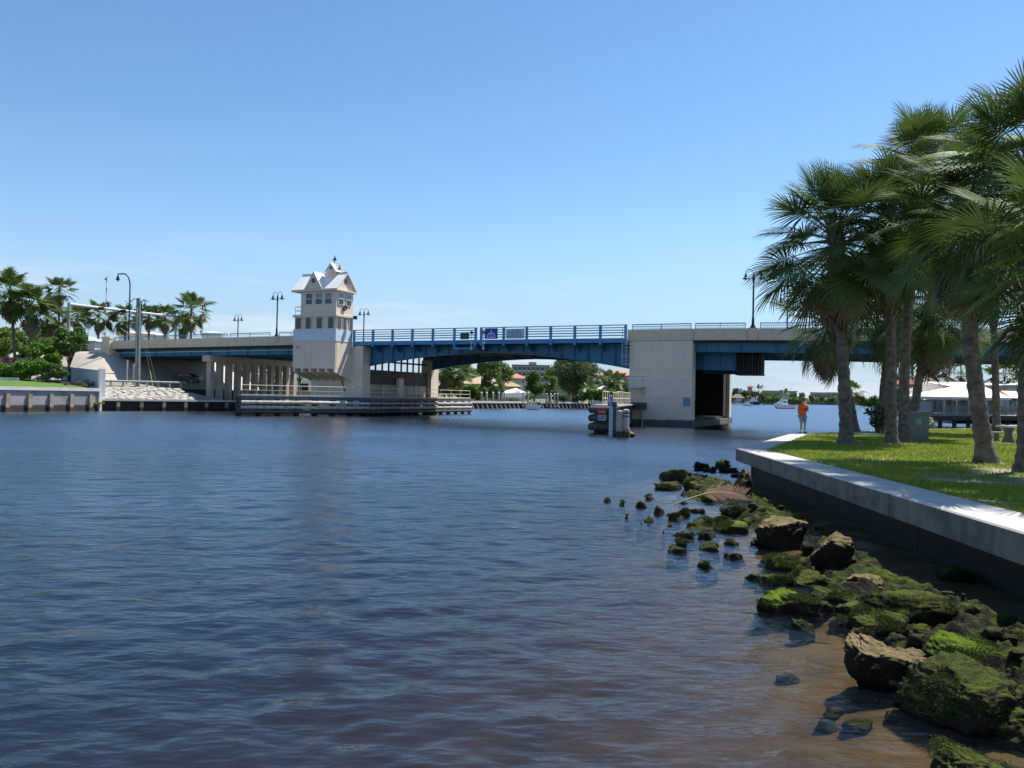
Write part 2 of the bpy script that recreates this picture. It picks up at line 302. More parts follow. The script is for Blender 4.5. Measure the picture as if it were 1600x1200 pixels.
wm = bpy.data.materials.new('river_water'); wm.use_nodes = True; t = wm.node_tree; N = t.nodes; K = t.links.new
N.remove(N['Principled BSDF']); out = N['Material Output']
co = N.new('ShaderNodeTexCoord'); mp = N.new('ShaderNodeMapping'); mp.inputs['Scale'].default_value = (.55, 1.25, 1); K(co.outputs['Object'], mp.inputs[0])
na = N.new('ShaderNodeTexNoise'); na.inputs['Scale'].default_value = 5; na.inputs['Detail'].default_value = 4; na.inputs['Distortion'].default_value = .5; K(mp.outputs[0], na.inputs['Vector'])
nb = N.new('ShaderNodeTexNoise'); nb.inputs['Scale'].default_value = 1.7; nb.inputs['Detail'].default_value = 3; K(mp.outputs[0], nb.inputs['Vector'])
pa = N.new('ShaderNodeTexNoise'); pa.inputs['Scale'].default_value = .09; pa.inputs['Detail'].default_value = 2; K(co.outputs['Object'], pa.inputs['Vector'])
pr = N.new('ShaderNodeMapRange'); pr.inputs[1].default_value = .38; pr.inputs[2].default_value = .62; pr.inputs[3].default_value = .35; K(pa.outputs[0], pr.inputs[0])
b1 = N.new('ShaderNodeBump'); b1.inputs['Distance'].default_value = .032; K(na.outputs[0], b1.inputs['Height']); K(pr.outputs[0], b1.inputs['Strength'])
b2 = N.new('ShaderNodeBump'); b2.inputs['Strength'].default_value = .9; b2.inputs['Distance'].default_value = .05; K(nb.outputs[0], b2.inputs['Height']); K(b1.outputs[0], b2.inputs['Normal'])
# wave masking: at a glancing view the facets in sight lean towards the viewer
gi = N.new('ShaderNodeNewGeometry'); hz_ = N.new('ShaderNodeVectorMath'); hz_.operation = 'MULTIPLY'; hz_.inputs[1].default_value = (1, 1, 0); K(gi.outputs['Incoming'], hz_.inputs[0])
lp_ = N.new('ShaderNodeVectorMath'); lp_.operation = 'LENGTH'; K(gi.outputs['Position'], lp_.inputs[0]); kk = N.new('ShaderNodeMapRange'); kk.inputs[1].default_value = 5; kk.inputs[2].default_value = 40; kk.inputs[3].default_value = .0; kk.inputs[4].default_value = .14; K(lp_.outputs['Value'], kk.inputs[0])
sc_ = N.new('ShaderNodeVectorMath'); sc_.operation = 'SCALE'; K(hz_.outputs[0], sc_.inputs[0]); K(kk.outputs[0], sc_.inputs['Scale'])
av = N.new('ShaderNodeVectorMath'); av.operation = 'ADD'; K(b2.outputs[0], av.inputs[0]); K(sc_.outputs[0], av.inputs[1]); nv = N.new('ShaderNodeVectorMath'); nv.operation = 'NORMALIZE'; K(av.outputs[0], nv.inputs[0])
kf = N.new('ShaderNodeMath'); kf.operation = 'MULTIPLY'; kf.inputs[1].default_value = .5; K(kk.outputs[0], kf.inputs[0]); sf = N.new('ShaderNodeVectorMath'); sf.operation = 'SCALE'; K(hz_.outputs[0], sf.inputs[0]); K(kf.outputs[0], sf.inputs['Scale'])
af = N.new('ShaderNodeVectorMath'); af.operation = 'ADD'; K(b2.outputs[0], af.inputs[0]); K(sf.outputs[0], af.inputs[1]); nf = N.new('ShaderNodeVectorMath'); nf.operation = 'NORMALIZE'; K(af.outputs[0], nf.inputs[0])
# Fresnel of a rippled surface: the facets one sees at a glancing angle are tilted towards the viewer
ge = N.new('ShaderNodeNewGeometry'); dt = N.new('ShaderNodeVectorMath'); dt.operation = 'DOT_PRODUCT'; K(ge.outputs['Incoming'], dt.inputs[0]); K(nf.outputs[0], dt.inputs[1])
ln_ = N.new('ShaderNodeVectorMath'); ln_.operation = 'LENGTH'; K(ge.outputs['Position'], ln_.inputs[0])
tl = N.new('ShaderNodeMapRange'); tl.inputs[1].default_value = 5; tl.inputs[2].default_value = 45; tl.inputs[3].default_value = .0; tl.inputs[4].default_value = .0; K(ln_.outputs['Value'], tl.inputs[0])
ab = N.new('ShaderNodeMath'); ab.operation = 'ABSOLUTE'; K(dt.outputs['Value'], ab.inputs[0]); a1 = N.new('ShaderNodeMath'); a1.operation = 'ADD'; a1.use_clamp = True; K(ab.outputs[0], a1.inputs[0]); K(tl.outputs[0], a1.inputs[1])
s1 = N.new('ShaderNodeMath'); s1.operation = 'SUBTRACT'; s1.inputs[0].default_value = 1; K(a1.outputs[0], s1.inputs[1]); p5 = N.new('ShaderNodeMath'); p5.operation = 'POWER'; p5.inputs[1].default_value = 5; K(s1.outputs[0], p5.inputs[0])
fr = N.new('ShaderNodeMath'); fr.operation = 'MULTIPLY_ADD'; fr.inputs[1].default_value = .98; fr.inputs[2].default_value = .02; K(p5.outputs[0], fr.inputs[0])
gl = N.new('ShaderNodeBsdfGlossy'); gp = N.new('ShaderNodeNewGeometry'); gv = N.new('ShaderNodeVectorMath'); gv.operation = 'LENGTH'; K(gp.outputs['Position'], gv.inputs[0]); gr = N.new('ShaderNodeMapRange'); gr.inputs[1].default_value = 5; gr.inputs[2].default_value = 45; gr.inputs[3].default_value = .06; gr.inputs[4].default_value = .15; K(gv.outputs['Value'], gr.inputs[0]); K(gr.outputs[0], gl.inputs['Roughness']); K(nv.outputs[0], gl.inputs['Normal'])
tp = N.new('ShaderNodeBsdfTransparent'); tp.inputs[0].default_value = (.95, .92, .86, 1)
df = N.new('ShaderNodeBsdfDiffuse'); df.inputs[0].default_value = (.036, .054, .088, 1)
mi = N.new('ShaderNodeMixShader'); dp = N.new('ShaderNodeAttribute'); dp.attribute_name = 'depth'; K(dp.outputs['Fac'], mi.inputs[0]); K(tp.outputs[0], mi.inputs[1]); K(df.outputs[0], mi.inputs[2])
mf = N.new('ShaderNodeMixShader'); K(fr.outputs[0], mf.inputs[0]); K(mi.outputs[0], mf.inputs[1]); K(gl.outputs[0], mf.inputs[2]); K(mf.outputs[0], out.inputs['Surface'])
va = N.new('ShaderNodeVolumeAbsorption'); va.inputs['Color'].default_value = (.59, .50, .30, 1); va.inputs['Density'].default_value = 1.1; K(va.outputs[0], out.inputs['Volume'])

def water_mesh():
    th = np.concatenate([np.radians(np.linspace(-88, -52, 10)), np.radians(np.linspace(-50, 50, 420)), np.radians(np.linspace(52, 88, 10))])
    rr = 2.2*np.power(1.00735, np.arange(0, 940))          # out to about 2.1 km
    rr = np.concatenate([[.3, 1.2], rr, [4000.]])
    T, Q = np.meshgrid(th, rr); X = Q*np.sin(T); Y = Q*np.cos(T)
    cell = np.maximum(Q*.00735, Q*np.radians(.24)); Z = np.zeros_like(X)
    g = np.random.default_rng(5)
    # gusty patches
    P = .75+.35*np.sin(X*.07+1.3*np.sin(Y*.05+.4))*np.sin(Y*.06+.9*np.sin(X*.045))
    for i in range(46):
        lam = .24*(8.0**(g.random()**1.1)); k = 2*math.pi/lam
        d = math.radians(-97+g.normal()*38); ph = g.random()*6.28
        amp = .0022*lam**.85*(.6+.8*g.random())
        att = np.clip((lam/cell-2.2)/3, 0, 1)
        a = (X*math.cos(d)+Y*math.sin(d))*k+ph+.8*np.sin(.21*X+.17*Y+i)
        Z += amp*att*P*(np.sin(a)+.25*np.sin(2*a+.6)*np.clip((lam/cell-5)/3, 0, 1))
    wx = np.interp(Y, [v.y for v in WALL], [v.x for v in WALL]); dist = wx-X
    calm = np.clip((dist-1.0)/5.0, .18, 1); calm = np.where(Y > 30, np.maximum(calm, np.clip((Y-30)/10, 0, 1)), calm)
    Z *= calm
    V = np.stack([X, Y, Z], -1).reshape(-1, 3); nc = len(th); nr = len(rr)
    i = np.arange((nc-1)*(nr-1)); r, c = i//(nc-1), i % (nc-1); a = r*nc+c
    me = np_mesh('water', V, np.stack([a, a+nc, a+nc+1, a+1], 1), wm, True)
    # how much of the water column scatters light back, from the depth of the bed below
    dep = np.where(dist < 2.6, .03+.03*np.clip(dist, 0, 9), .108+.17*(dist-2.6)); dep = np.where(Y > 27, dep+(Y-27)*.25, dep); dep = np.clip(dep, .02, 2.6)
    at = me.attributes.new('depth', 'FLOAT', 'POINT'); at.data.foreach_set('value', (.34*(1-np.exp(-dep*.9))).astype(np.float32).ravel()); return me
me = water_mesh()
if me.polygons[100].normal.z < 0: me.flip_normals()
link('water', me, kind='structure')

# ------------------------------------------------------------------ park: ground, grass, seawall
P_OUT = [(5.85, 0), (6.41, 9.94), (7.40, 26.21), (13.75, 39.3), (21.6, 46.9), (37.6, 60.0), (75, 92)]
P_IN = [(6.9, 0), (7.47, 9.94), (8.24, 25.7), (14.4, 38.5), (22.1, 46.2), (38, 59.2), (75.4, 91.2)]
mb = MB(); mb.prism([(7.1, -30)]+P_IN+[(120, 60), (120, -30)], -1.5, 1.0)
mb.build('park_ground', M_soil, kind='structure')
tw = thing('seawall', 'grey concrete seawall with a wide pale cap round the palm lawn', 'wall', (6.4, 9.94, 0))
def rel(p): return (p[0]-6.4, p[1]-9.94)
for i in range(len(P_OUT)-1):
    a, b, c, d = P_OUT[i], P_OUT[i+1], P_IN[i+1], P_IN[i]
    nseg = 4 if i == 1 else 2
    if i == 0: nseg = 3
    for j in range(nseg):
        f0, f1 = j/nseg, (j+1)/nseg; g_ = .010/max(.5, math.hypot(b[0]-a[0], b[1]-a[1]))
        f0 += g_*(j > 0); f1 -= g_*(j < nseg-1)
        lp = lambda p, q, f: rel((p[0]+(q[0]-p[0])*f, p[1]+(q[1]-p[1])*f))
        ztop = 1.03 if i < 2 else 1.005
        pa_, pb_, pc_, pd_ = lp(a, b, f0), lp(a, b, f1), lp(d, c, f1), lp(d, c, f0)
        m = MB(); zz = .62; bv = .025
        n_ = Vector((pb_[1]-pa_[1], pa_[0]-pb_[0])).normalized()*bv
        inn = lambda p, s_: (p[0]+n_.x*s_, p[1]+n_.y*s_)
        loop = lambda z, A, B: [(*inn(pa_, A), z), (*inn(pb_, A), z), (*inn(pc_, -B), z), (*inn(pd_, -B), z)]
        r0 = loop(zz, 0, 0); r1 = loop(ztop-bv, 0, 0); r2 = loop(ztop, 1, 1)
        # face and top as two parts so each keeps its own weathering
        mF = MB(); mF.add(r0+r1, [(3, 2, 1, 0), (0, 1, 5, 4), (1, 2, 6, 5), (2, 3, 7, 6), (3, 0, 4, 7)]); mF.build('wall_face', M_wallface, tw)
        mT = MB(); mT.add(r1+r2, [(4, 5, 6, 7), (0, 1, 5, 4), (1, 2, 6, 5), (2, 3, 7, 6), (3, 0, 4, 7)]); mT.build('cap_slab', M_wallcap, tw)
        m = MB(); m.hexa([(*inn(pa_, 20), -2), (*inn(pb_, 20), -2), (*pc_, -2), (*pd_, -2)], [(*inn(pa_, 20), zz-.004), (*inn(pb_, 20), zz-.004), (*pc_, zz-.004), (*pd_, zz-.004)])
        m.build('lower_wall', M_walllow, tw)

def pip(X, Y, poly):
    ins = np.zeros(len(X), bool); n = len(poly)
    for i in range(n):
        x0, y0 = poly[i]; x1, y1 = poly[(i+1) % n]
        c = ((y0 > Y) != (y1 > Y)) & (X < (x1-x0)*(Y-y0)/(y1-y0+1e-9)+x0); ins ^= c
    return ins
def patch(X, Y):
    return np.sin(X*.9+1.7*np.sin(Y*.45))*np.sin(Y*.62+1.1*np.sin(X*.7+2))+.5*np.sin(X*2.3+Y*1.1)*np.sin(Y*1.9-X*.6)
def grass(name, poly, n, ymin, ymax, mat, z0, h0=.05, parent=None):
    xs = [p[0] for p in poly]
    Y = ymin*np.power(ymax/ymin, NR.random(n)); X = NR.uniform(.30, .95, n)*Y
    k = pip(X, Y, poly); X, Y = X[k], Y[k]
    pt = patch(X, Y); near = np.clip((24-Y)/12, 0, 1)
    k = NR.random(len(X)) < np.clip(1.15-near*.35-1.6*np.clip(pt+.02, 0, 1)*(.35+.65*near)-.25*near*(np.hypot(X-12.5, Y-19.5) < 4), 0.03, 1); X, Y = X[k], Y[k]
    wear = np.min([np.hypot(X-a_, Y-b_) for a_, b_ in ((12.84, 30.55), (14.93, 31.27), (16.4, 33.1), (13.18, 22.12), (12.58, 19.53))], axis=0); k = NR.random(len(X)) < np.clip((wear-.25)/1.1, .06, 1); X, Y = X[k], Y[k]; m = len(X)
    w = np.clip(.0011*Y, .008, .06); h = h0*(.6+.9*NR.random(m))*(1+Y*.012); a = NR.uniform(0, 6.28, m); lx, ly = NR.normal(0, .6, m)*h, NR.normal(0, .6, m)*h
    V = np.empty((m, 3, 3)); V[:, 0] = np.stack([X-w*np.cos(a), Y-w*np.sin(a), np.full(m, z0)], 1); V[:, 1] = np.stack([X+w*np.cos(a), Y+w*np.sin(a), np.full(m, z0)], 1); V[:, 2] = np.stack([X+lx, Y+ly, z0+h], 1)
    o = link(name, np_mesh(name, V.reshape(-1, 3), np.arange(3*m).reshape(m, 3), mat), kind='stuff'); return o
M_grass = pmat('grass_blades', (.31, .35, .045), (.20, .27, .034), .45, .6, 0, spec=.3, translucent=.35)
o = grass('lawn_grass', P_IN[1:]+[(90, 91), (90, 9.9)], 330000, 10, 75, M_grass, .995); tag(o, 'patchy green lawn grass under the palms', 'grass')

# ------------------------------------------------------------------ land on the other banks
_a = Vector((-49.77, 77.6)); _d = (Vector((-45.17, 87.64))-_a).normalized(); _n = Vector((-_d.y, _d.x)); _L = 11.0
V, F = grid(np.linspace(-60, _L-.3, 40), np.linspace(.3, 60, 40), lambda u, v: 2.38+min(1.0, .085*v)+.03*mnoise.noise(Vector((u*.5, v*.5, 0))))
V = np.array([(_a.x+_d.x*u+_n.x*v, _a.y+_d.y*u+_n.y*v, z) for u, v, z in V]); link('bank_lawn', np_mesh('bank_lawn', V, F, M_lawn, True), kind='structure')
# under-bridge ground, then the far canal bank
fa = [on_z(x, y, 0) for x, y in ((640, 639), (740, 638), (830, 637.8), (920, 637.5), (975, 637))]
mb = MB(); mb.prism([(-300, 128), (-59, 128), (-44.3, 90.2), (-33.4, 99), (-27, 113), (-24, 127), (-30, 150)]+[(fa[0].x-9, fa[0].y-8)]+[(p.x, p.y+2.0) for p in fa]+[(34, 235), (60, 420), (60, 900), (-300, 900)], -2, 1.18)
mb.build('bank_ground', pmat('bank_grass_soil', (.10, .14, .045), (.16, .15, .08), .12, .95, .3), kind='structure')
far = [on_z(x, y, 0) for x, y in ((1080, 629.0), (1150, 630.0), (1235, 631.2), (1320, 632.6), (1400, 635), (1500, 637))]
mb = MB(); mb.prism([(far[0].x-200, far[0].y+260)]+[(p.x, p.y) for p in far]+[(900, 900), (900, 1600), (-300, 1600)], -2, 1.3)
mb.build('far_shore_ground', MATS['bank_grass_soil'], kind='structure')
rb = [on_z(x, y, 0) for x, y in ((1418, 652), (1500, 656), (1620, 660))]
mb = MB(); mb.prism([(p.x+1, p.y+6) for p in rb]+[(150, 70), (220, 170), (122, 222), (62, 112)], -2, 1.15)
mb.build('marina_ground', MATS['bank_grass_soil'], kind='structure')
# raised road embankment and paved side slope, in the bridge's frame
def emb(s, q):
    ds = max(0, s+71.5); dq = max(0, -.2-q, q-18); ds = ds if s > -71.5 else 0
    h = 7.45-.62*math.hypot(ds, dq)
    return max(h, 1.1)
xs = np.linspace(-150, -60, 61); ys = np.linspace(-12, 32, 45)
V, F = grid(xs, ys, emb); P = np.array([tuple(br(a, b, c)) for a, b, c in V])
link('road_embankment', np_mesh('road_embankment', P, F, M_slope, True), kind='structure')
mb = MB()
for s0 in range(-150, -74, 8):
    mb.hexa([tuple(br(a, b, 7.4)) for a, b in ((s0, .6), (s0+8, .6), (s0+8, 16.6), (s0, 16.6))], [tuple(br(a, b, 7.75)) for a, b in ((s0, .6), (s0+8, .6), (s0+8, 16.6), (s0, 16.6))])
mb.build('approach_road', M_asph, kind='structure')
mb = MB(); mb.hexa([tuple(br(a, b, 1.1)) for a, b in ((-64, -9), (-57, -9), (-57, 60), (-64, 60))], [tuple(br(a, b, 2.55)) for a, b in ((-64, -9), (-57, -9), (-57, 60), (-64, 60))])
mb.build('riverside_road', M_asph, kind='structure')

# ------------------------------------------------------------------ the drawbridge
def prof(s):
    if s > 8: return -.46*((s-8)/26)**1.25
    if s < -31: return -.30*((-31-s)/40)**1.25
    return 0
BR = thing('drawbridge', 'blue steel and concrete drawbridge crossing the whole river', 'bridge', BO, BROT)
def bpart(mb, name, mat, parent=None, **k): return mb.build(name, mat, parent or BR, **k)
for s0, s1 in ((-73, -30.9), (1.35, 75)):
    bpart(MB().strip(s0, s1, .32, 16.5, 7.93, 8.22, prof), 'road_deck', M_asph)
    bpart(MB().strip(s0, s1, 16.5, 16.8, 7.95, 9.1, prof), 'far_parapet', M_parapet)
def parapets(cuts):
    for a, b in zip(cuts, cuts[1:]):
        p = bpart(MB().strip(a+.02, b-.02, 0, .30, 8.28, 9.15, prof), 'parapet_panel', M_parapet)
        MB().strip(a+.02, b-.02, -.09, .318, 8.08, 8.277, prof).build('ledge', M_parapet, p)
parapets([-70.9, -64, -57, -50, -43.2, -38.2]); parapets([1.35, 7.66, 12.5, 13.5, 20, 26.5, 33, 39.5, 46, 60, 75])
for s_ in (-42.3, -65.6, 12.98):
    bpart(MB().strip(s_-.42, s_+.42, -.06, .34, 8.3, 9.19, prof), 'lamp_pedestal', M_parapet)
# abutment end block, cream, with a sloping wing
m = MB().box(-72.4, -70.92, -.35, .6, 5.9, 9.15); m.box(-72.5, -70.85, -.42, .66, 9.15, 9.4); m.box(-72.5, -70.85, -.42, .66, 7.85, 8.05)
bpart(m, 'end_block', M_cream)
m = MB().ext([(-.5, 5.5), (.3, 5.5), (.3, 7.6), (-.5, 7.6)], 'x', -74.8, -72.42); bpart(m, 'wing_wall', M_cream)
bpart(MB().box(-71.6, -70.95, .6, 16.9, 1, 7.6), 'abutment_wall', M_conc)
# railings on the parapets: rail, rail, posts, balusters
def railing(a, b, q=.15, bal=True, npost=2):
    r = bpart(MB().strip(a, b, q-.04, q+.04, 9.58, 9.67, prof), 'railing', M_blue2)
    MB().strip(a, b, q-.02, q+.02, 9.42, 9.47, prof).build('rail', M_blue2, r); MB().strip(a, b, q-.02, q+.02, 9.19, 9.22, prof).build('rail', M_blue2, r)
    n = npost
    for i in range(n+1):
        s_ = a+.03+(b-a-.06)*i/n; MB().box(s_-.03, s_+.03, q-.03, q+.03, 9.13+prof(s_), 9.6+prof(s_)).build('post', M_blue2, r)
    if bal:
        m = MB(); k = int((b-a)/.16)
        for i in range(1, k):
            s_ = a+(b-a)*i/k; m.box(s_-.017, s_+.017, q-.015, q+.015, 9.22+prof(s_), 9.43+prof(s_))
        m.build('balusters', M_blue2, r, kind='stuff')
for a, b in ((1.75, 7.45), (7.8, 12.35), (13.6, 19.8), (20.1, 26.3), (26.6, 32.8), (33.1, 39.3), (39.6, 46)): railing(a, b)
for a, b in ((-70.6, -66.1), (-65.1, -57.2), (-56.8, -50.2), (-49.8, -43.3), (-41.9, -38.3)): railing(a, b, bal=False)
for a, b in ((-70, -57), (-56.5, -43.5)): railing(a, b, q=16.65, bal=False, npost=5)
# plate girders under the approaches
for q in (1.0, 4.8, 8.6, 12.4, 16.0):
    for a, b in ((-71, -37), (7.66, 60)):
        g = bpart(MB().strip(a, b, q-.02, q+.02, 7.08, 7.93, prof), 'girder', M_blue)
        MB().strip(a, b, q-.22, q+.22, 7.02, 7.08, prof).build('flange', M_blue, g)
        if q == 1.0:
            for k in range(int((b-a)/3.2)):
                s_ = a+1+k*3.2; MB().box(s_-.02, s_+.02, q-.16, q-.02, 7.08+prof(s_), 7.93+prof(s_)).build('stiffener', M_blue, g)
m = MB()
for k in range(14):
    for a, b in ((-70, -38), (8.5, 60)):
        s_ = a+(b-a)*k/13; m.box(s_-.12, s_+.12, 1.05, 15.95, 7.3+prof(s_), 7.6+prof(s_))
bpart(m, 'cross_frames', M_dsteel)
m = MB().strip(-70.5, -37.2, .66, .74, 7.5, 7.58, prof); m.box(-70.5, -70.4, .66, .74, 6.5, 7.3); bpart(m, 'service_pipe', M_cond)
bpart(MB().strip(-71, -37, .5, .9, 7.86, 7.93, prof), 'soffit_edge', M_dsteel)
# bent: cap and a row of columns
M_col = pmat('column_concrete', (.46, .40, .33), (.38, .33, .27), 1.1, .85, .15, streak=(.2, .18, .15), streak_amt=.4)
bpart(MB().box(-54.3, -52.9, .1, 16.7, 6.05, 6.85), 'bent_cap', M_col)
for k in range(11):
    bpart(MB().box(-53.95, -53.25, .5+1.55*k, 1.12+1.55*k, 0.5, 6.05), 'column', M_col)
bpart(MB().box(52, 53.4, .1, 16.7, 0, 6.7), 'bent_wall', M_conc)
# left bascule pier
bpart(MB().box(-36.85, -31.2, .05, 1.2, -2, 5.1), 'pier_wall', M_conc)
bpart(MB().box(-31.15, -29.55, 0, 1.5, -2, 7.85), 'pier_column', M_conc)
bpart(MB().box(-30.9, -29.4, 14.6, 16.4, -2, 6.9), 'pier_column', M_conc)
M_shadeconc = pmat('grimy_shaded_concrete', (.13, .12, .105), (.08, .075, .066), 1.1, .9, .15, streak=(.03, .03, .028), streak_amt=.6)  # dark base paints the deck's shadow; streaks are stain; pier footing shares it
bpart(MB().box(-30.7, -30.0, 1.5, 14.6, -2, 5.25), 'channel_wall', M_shadeconc)
bpart(MB().box(-36.8, -36.0, 1.2, 16.4, -2, 4.6), 'back_wall', M_conc)
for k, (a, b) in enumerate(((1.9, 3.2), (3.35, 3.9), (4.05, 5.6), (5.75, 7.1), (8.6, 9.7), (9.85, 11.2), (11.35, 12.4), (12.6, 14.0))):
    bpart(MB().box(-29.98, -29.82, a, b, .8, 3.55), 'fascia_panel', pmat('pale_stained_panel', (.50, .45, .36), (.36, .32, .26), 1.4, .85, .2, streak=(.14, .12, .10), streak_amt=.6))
bpart(MB().box(-29.9, -29.5, 7.3, 8.4, -1, 4.4), 'buttress', M_conc)
for k in range(8):
    bpart(MB().box(-30.4, -30.25, 3.5+k*1.35, 3.68+k*1.35, 5.25, 7.6), 'steel_strut', M_dsteel)
bpart(MB().box(-30.42, -30.23, 3.0, 14.6, 6.2, 6.4), 'steel_beam', M_dsteel)
# right bascule pier: box with an open landward end
rp = bpart(MB().box(1.6, 7.62, 0, 1.35, .55, 8.06), 'pier_wall', M_conc)
for z in (2.6, 4.3, 5.3): MB().box(1.6, 7.62, -.006, 0, z, z+.02).build('form_joint', M_pil, rp)
bpart(MB().box(1.6, 2.5, 1.35, 20, .55, 8.0), 'channel_wall', M_conc); bpart(MB().box(2.5, 7.62, 18.9, 20, .55, 6.6), 'pier_wall', M_conc)
M_pit = pmat('sooty_pit_wall', (.030, .028, .027), (.018, .017, .016), 1.2, .9, .1)  # near-black colour paints the shade inside the pit; counterweight shares it
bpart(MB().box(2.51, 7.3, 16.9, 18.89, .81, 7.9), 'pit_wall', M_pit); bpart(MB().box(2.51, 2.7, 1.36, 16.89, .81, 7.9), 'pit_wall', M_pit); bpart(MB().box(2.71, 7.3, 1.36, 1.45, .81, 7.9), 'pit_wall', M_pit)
bpart(MB().box(1.45, 7.75, -.12, 20.12, -2.4, .55), 'pier_footing', M_shadeconc)
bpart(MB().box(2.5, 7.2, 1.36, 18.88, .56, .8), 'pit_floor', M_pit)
# bascule leaves
def zb(s): return 7.12-1.62*min(1.05, abs(s+14.8)/15.9)**1.75
def webgirder(q, a, b, n, parent=None):
    m = MB(); pts = [a+(b-a)*i/n for i in range(n+1)]
    m.ext([(s, zb(s)) for s in pts]+[(b, 7.9), (a, 7.9)], 'y', q-.025, q+.025); g = bpart(m, 'bascule_girder', M_blue)
    fl = MB(); vs = []; fs = []
    for i, s in enumerate(pts):
        vs += [(s, q-.25, zb(s)-.05), (s, q+.25, zb(s)-.05), (s, q+.25, zb(s)), (s, q-.25, zb(s))]
        if i: fs += [((i-1)*4+(k+1) % 4, (i-1)*4+k, i*4+k, i*4+(k+1) % 4) for k in range(4)]
    fl.add(vs, fs); fl.build('bottom_flange', M_blue, g)
    for s in np.linspace(a+.15, b-.15, 12 if q < 5 else 7):
        MB().box(s-.02, s+.02, q-.2, q-.026, zb(s), 7.9).build('stiffener', M_blue, g)
for q in (1.5, 14.9):
    webgirder(q, -30.9, -14.82, 14); webgirder(q, -14.78, 1.3, 14)
m = MB()
for k in range(13):
    s = -29.5+2.45*k; m.box(s-.1, s+.1, 1.53, 14.87, 7.2, 7.75)
bpart(m, 'floor_beams', M_dsteel)
m = MB()
for k in range(5): m.strip(-30.8, 1.2, 3.5+k*2.3, 3.65+k*2.3, 7.55, 7.9, lambda s: 0, 40)
bpart(m, 'stringers', M_dsteel)
bpart(MB().box(-30.8, -14.83, .42, 16.3, 7.92, 8.12), 'leaf_deck', M_dsteel); bpart(MB().box(-14.77, 1.2, .42, 16.3, 7.92, 8.12), 'leaf_deck', M_dsteel)
bpart(MB().box(-30.8, 1.2, 16.3, 16.55, 8.12, 8.72), 'far_kerb', M_parapet)
for a, b in ((-30.8, -14.83), (-14.77, 1.25)): bpart(MB().box(a, b, 0, .4, 7.92, 8.36), 'fascia_beam', M_blue2)
posts = [-30.74, -28.15, -25.54, -22.95, -20.35, -17.69, -15.11, -14.47, -11.85, -9.24, -6.6, -4.02, -1.36, 1.2]
for s in posts:
    p = bpart(MB().box(s-.13, s+.13, -.16, -.01, 7.72, 9.64), 'railing_post', M_blue2)
    m = MB().add([(s-.03, .05, 7.9), (s-.03, 1.45, 7.9), (s-.03, 1.45, 7.1), (s-.03, .05, 7.75), (s+.03, .05, 7.9), (s+.03, 1.45, 7.9), (s+.03, 1.45, 7.1), (s+.03, .05, 7.75)], [(0, 1, 2, 3), (7, 6, 5, 4), (0, 4, 5, 1), (1, 5, 6, 2), (2, 6, 7, 3), (3, 7, 4, 0)])
    m.build('bracket', M_blue, p)
for z, h in ((9.61, .09), (9.36, .08), (9.12, .09), (8.87, .10), (8.61, .10)):
    for a, b in ((-30.9, -14.95), (-14.65, 1.25)): bpart(MB().box(a, b, -.1+.0, -.02+.0, z-h/2, z+h/2), 'railing_bar', M_blue2)
for k in range(6):
    bpart(MB().box(-30.8+k*5.3, -30.8+k*5.3+5.28, 16.4, 16.5, 9.4, 9.46), 'far_railing_bar', M_blue2)
# tail girder and counterweight inside the right pier
for q in (3.0, 15.4):
    g = bpart(MB().box(5.2, 11.0, q, q+.06, 5.5, 7.3), 'tail_girder', M_blue)
    for s in (8.0, 9.6, 10.75): MB().box(s-.03, s+.03, q-.16, q-.001, 5.5, 7.0).build('stiffener', M_blue, g)
    MB().box(5.2, 11.0, q-.2, q+.24, 5.42, 5.497).build('flange', M_blue, g)
cw = bpart(MB().box(11.05, 13.3, 3.05, 5.4, 5.05, 7.02), 'counterweight', M_pit)
for k in range(8): MB().box(11.1+k*.28, 11.21+k*.28, 2.9, 3.048, 5.12, 6.95).build('rib', M_dsteel, cw)
MB().box(11.0, 13.35, 2.88, 5.45, 4.97, 5.048).build('flange', M_dsteel, cw)
# caged ladder, service platform, drain pipe on the right pier
lad = bpart(MB().tube([(.95, -.35, 5.7), (.95, -.35, 9.3)], .03), 'ladder', M_cond); MB().tube([(1.95, -.35, 5.7), (1.95, -.35, 9.6)], .03).build('ladder_stile', M_cond, lad)
MB().tube([(1.5, -.75, 5.7), (1.5, -.75, 9.6)], .03).build('ladder_stile', M_cond, lad)
for z in (5.75, 6.6, 7.4, 8.25, 9.1):
    MB().tube([(.95, -.35, z), (1.5, -.75, z), (1.95, -.35, z)], .022, 6).build('hoop', M_cond, lad)
for z in np.arange(5.9, 9.2, .3): MB().tube([(.95, -.35, z), (1.95, -.35, z)], .014, 5).build('rung', M_cond, lad)
pf = bpart(MB().box(1.7, 3.2, -1.1, -.01, 3.55, 3.65), 'service_platform', M_steel)
for s, q in ((1.72, -1.08), (3.18, -1.08), (2.4, -1.08)): MB().tube([(s, q, 3.65), (s, q, 4.65)], .025, 6).build('platform_post', M_steel, pf)
MB().tube([(1.72, -1.08, 4.65), (3.18, -1.08, 4.65), (3.18, -.05, 4.65)], .025, 6).build('platform_rail', M_steel, pf)
MB().tube([(2.9, -.9, 3.55), (3.1, -.02, 2.95)], .04, 6).build('strut', M_cond, pf); MB().tube([(1.8, -.9, 3.55), (1.8, -.02, 2.4)], .04, 6).build('strut', M_cond, pf)
bpart(MB().tube([(3.0, -.12, 1.3), (3.0, -.12, 3.6)], .05, 8), 'drain_pipe', M_conc); bpart(MB().tube([(3.05, -.3, -.4), (3.0, -.12, 1.3)], .085, 8), 'drain_hose', pmat('pale_green_pipe', (.38, .48, .38), (.3, .38, .3), 3, .6, .1))
bpart(MB().box(1.45, 3.4, -1.0, -.13, 1.55, 2.2), 'dolphin_beam', M_dtimber)
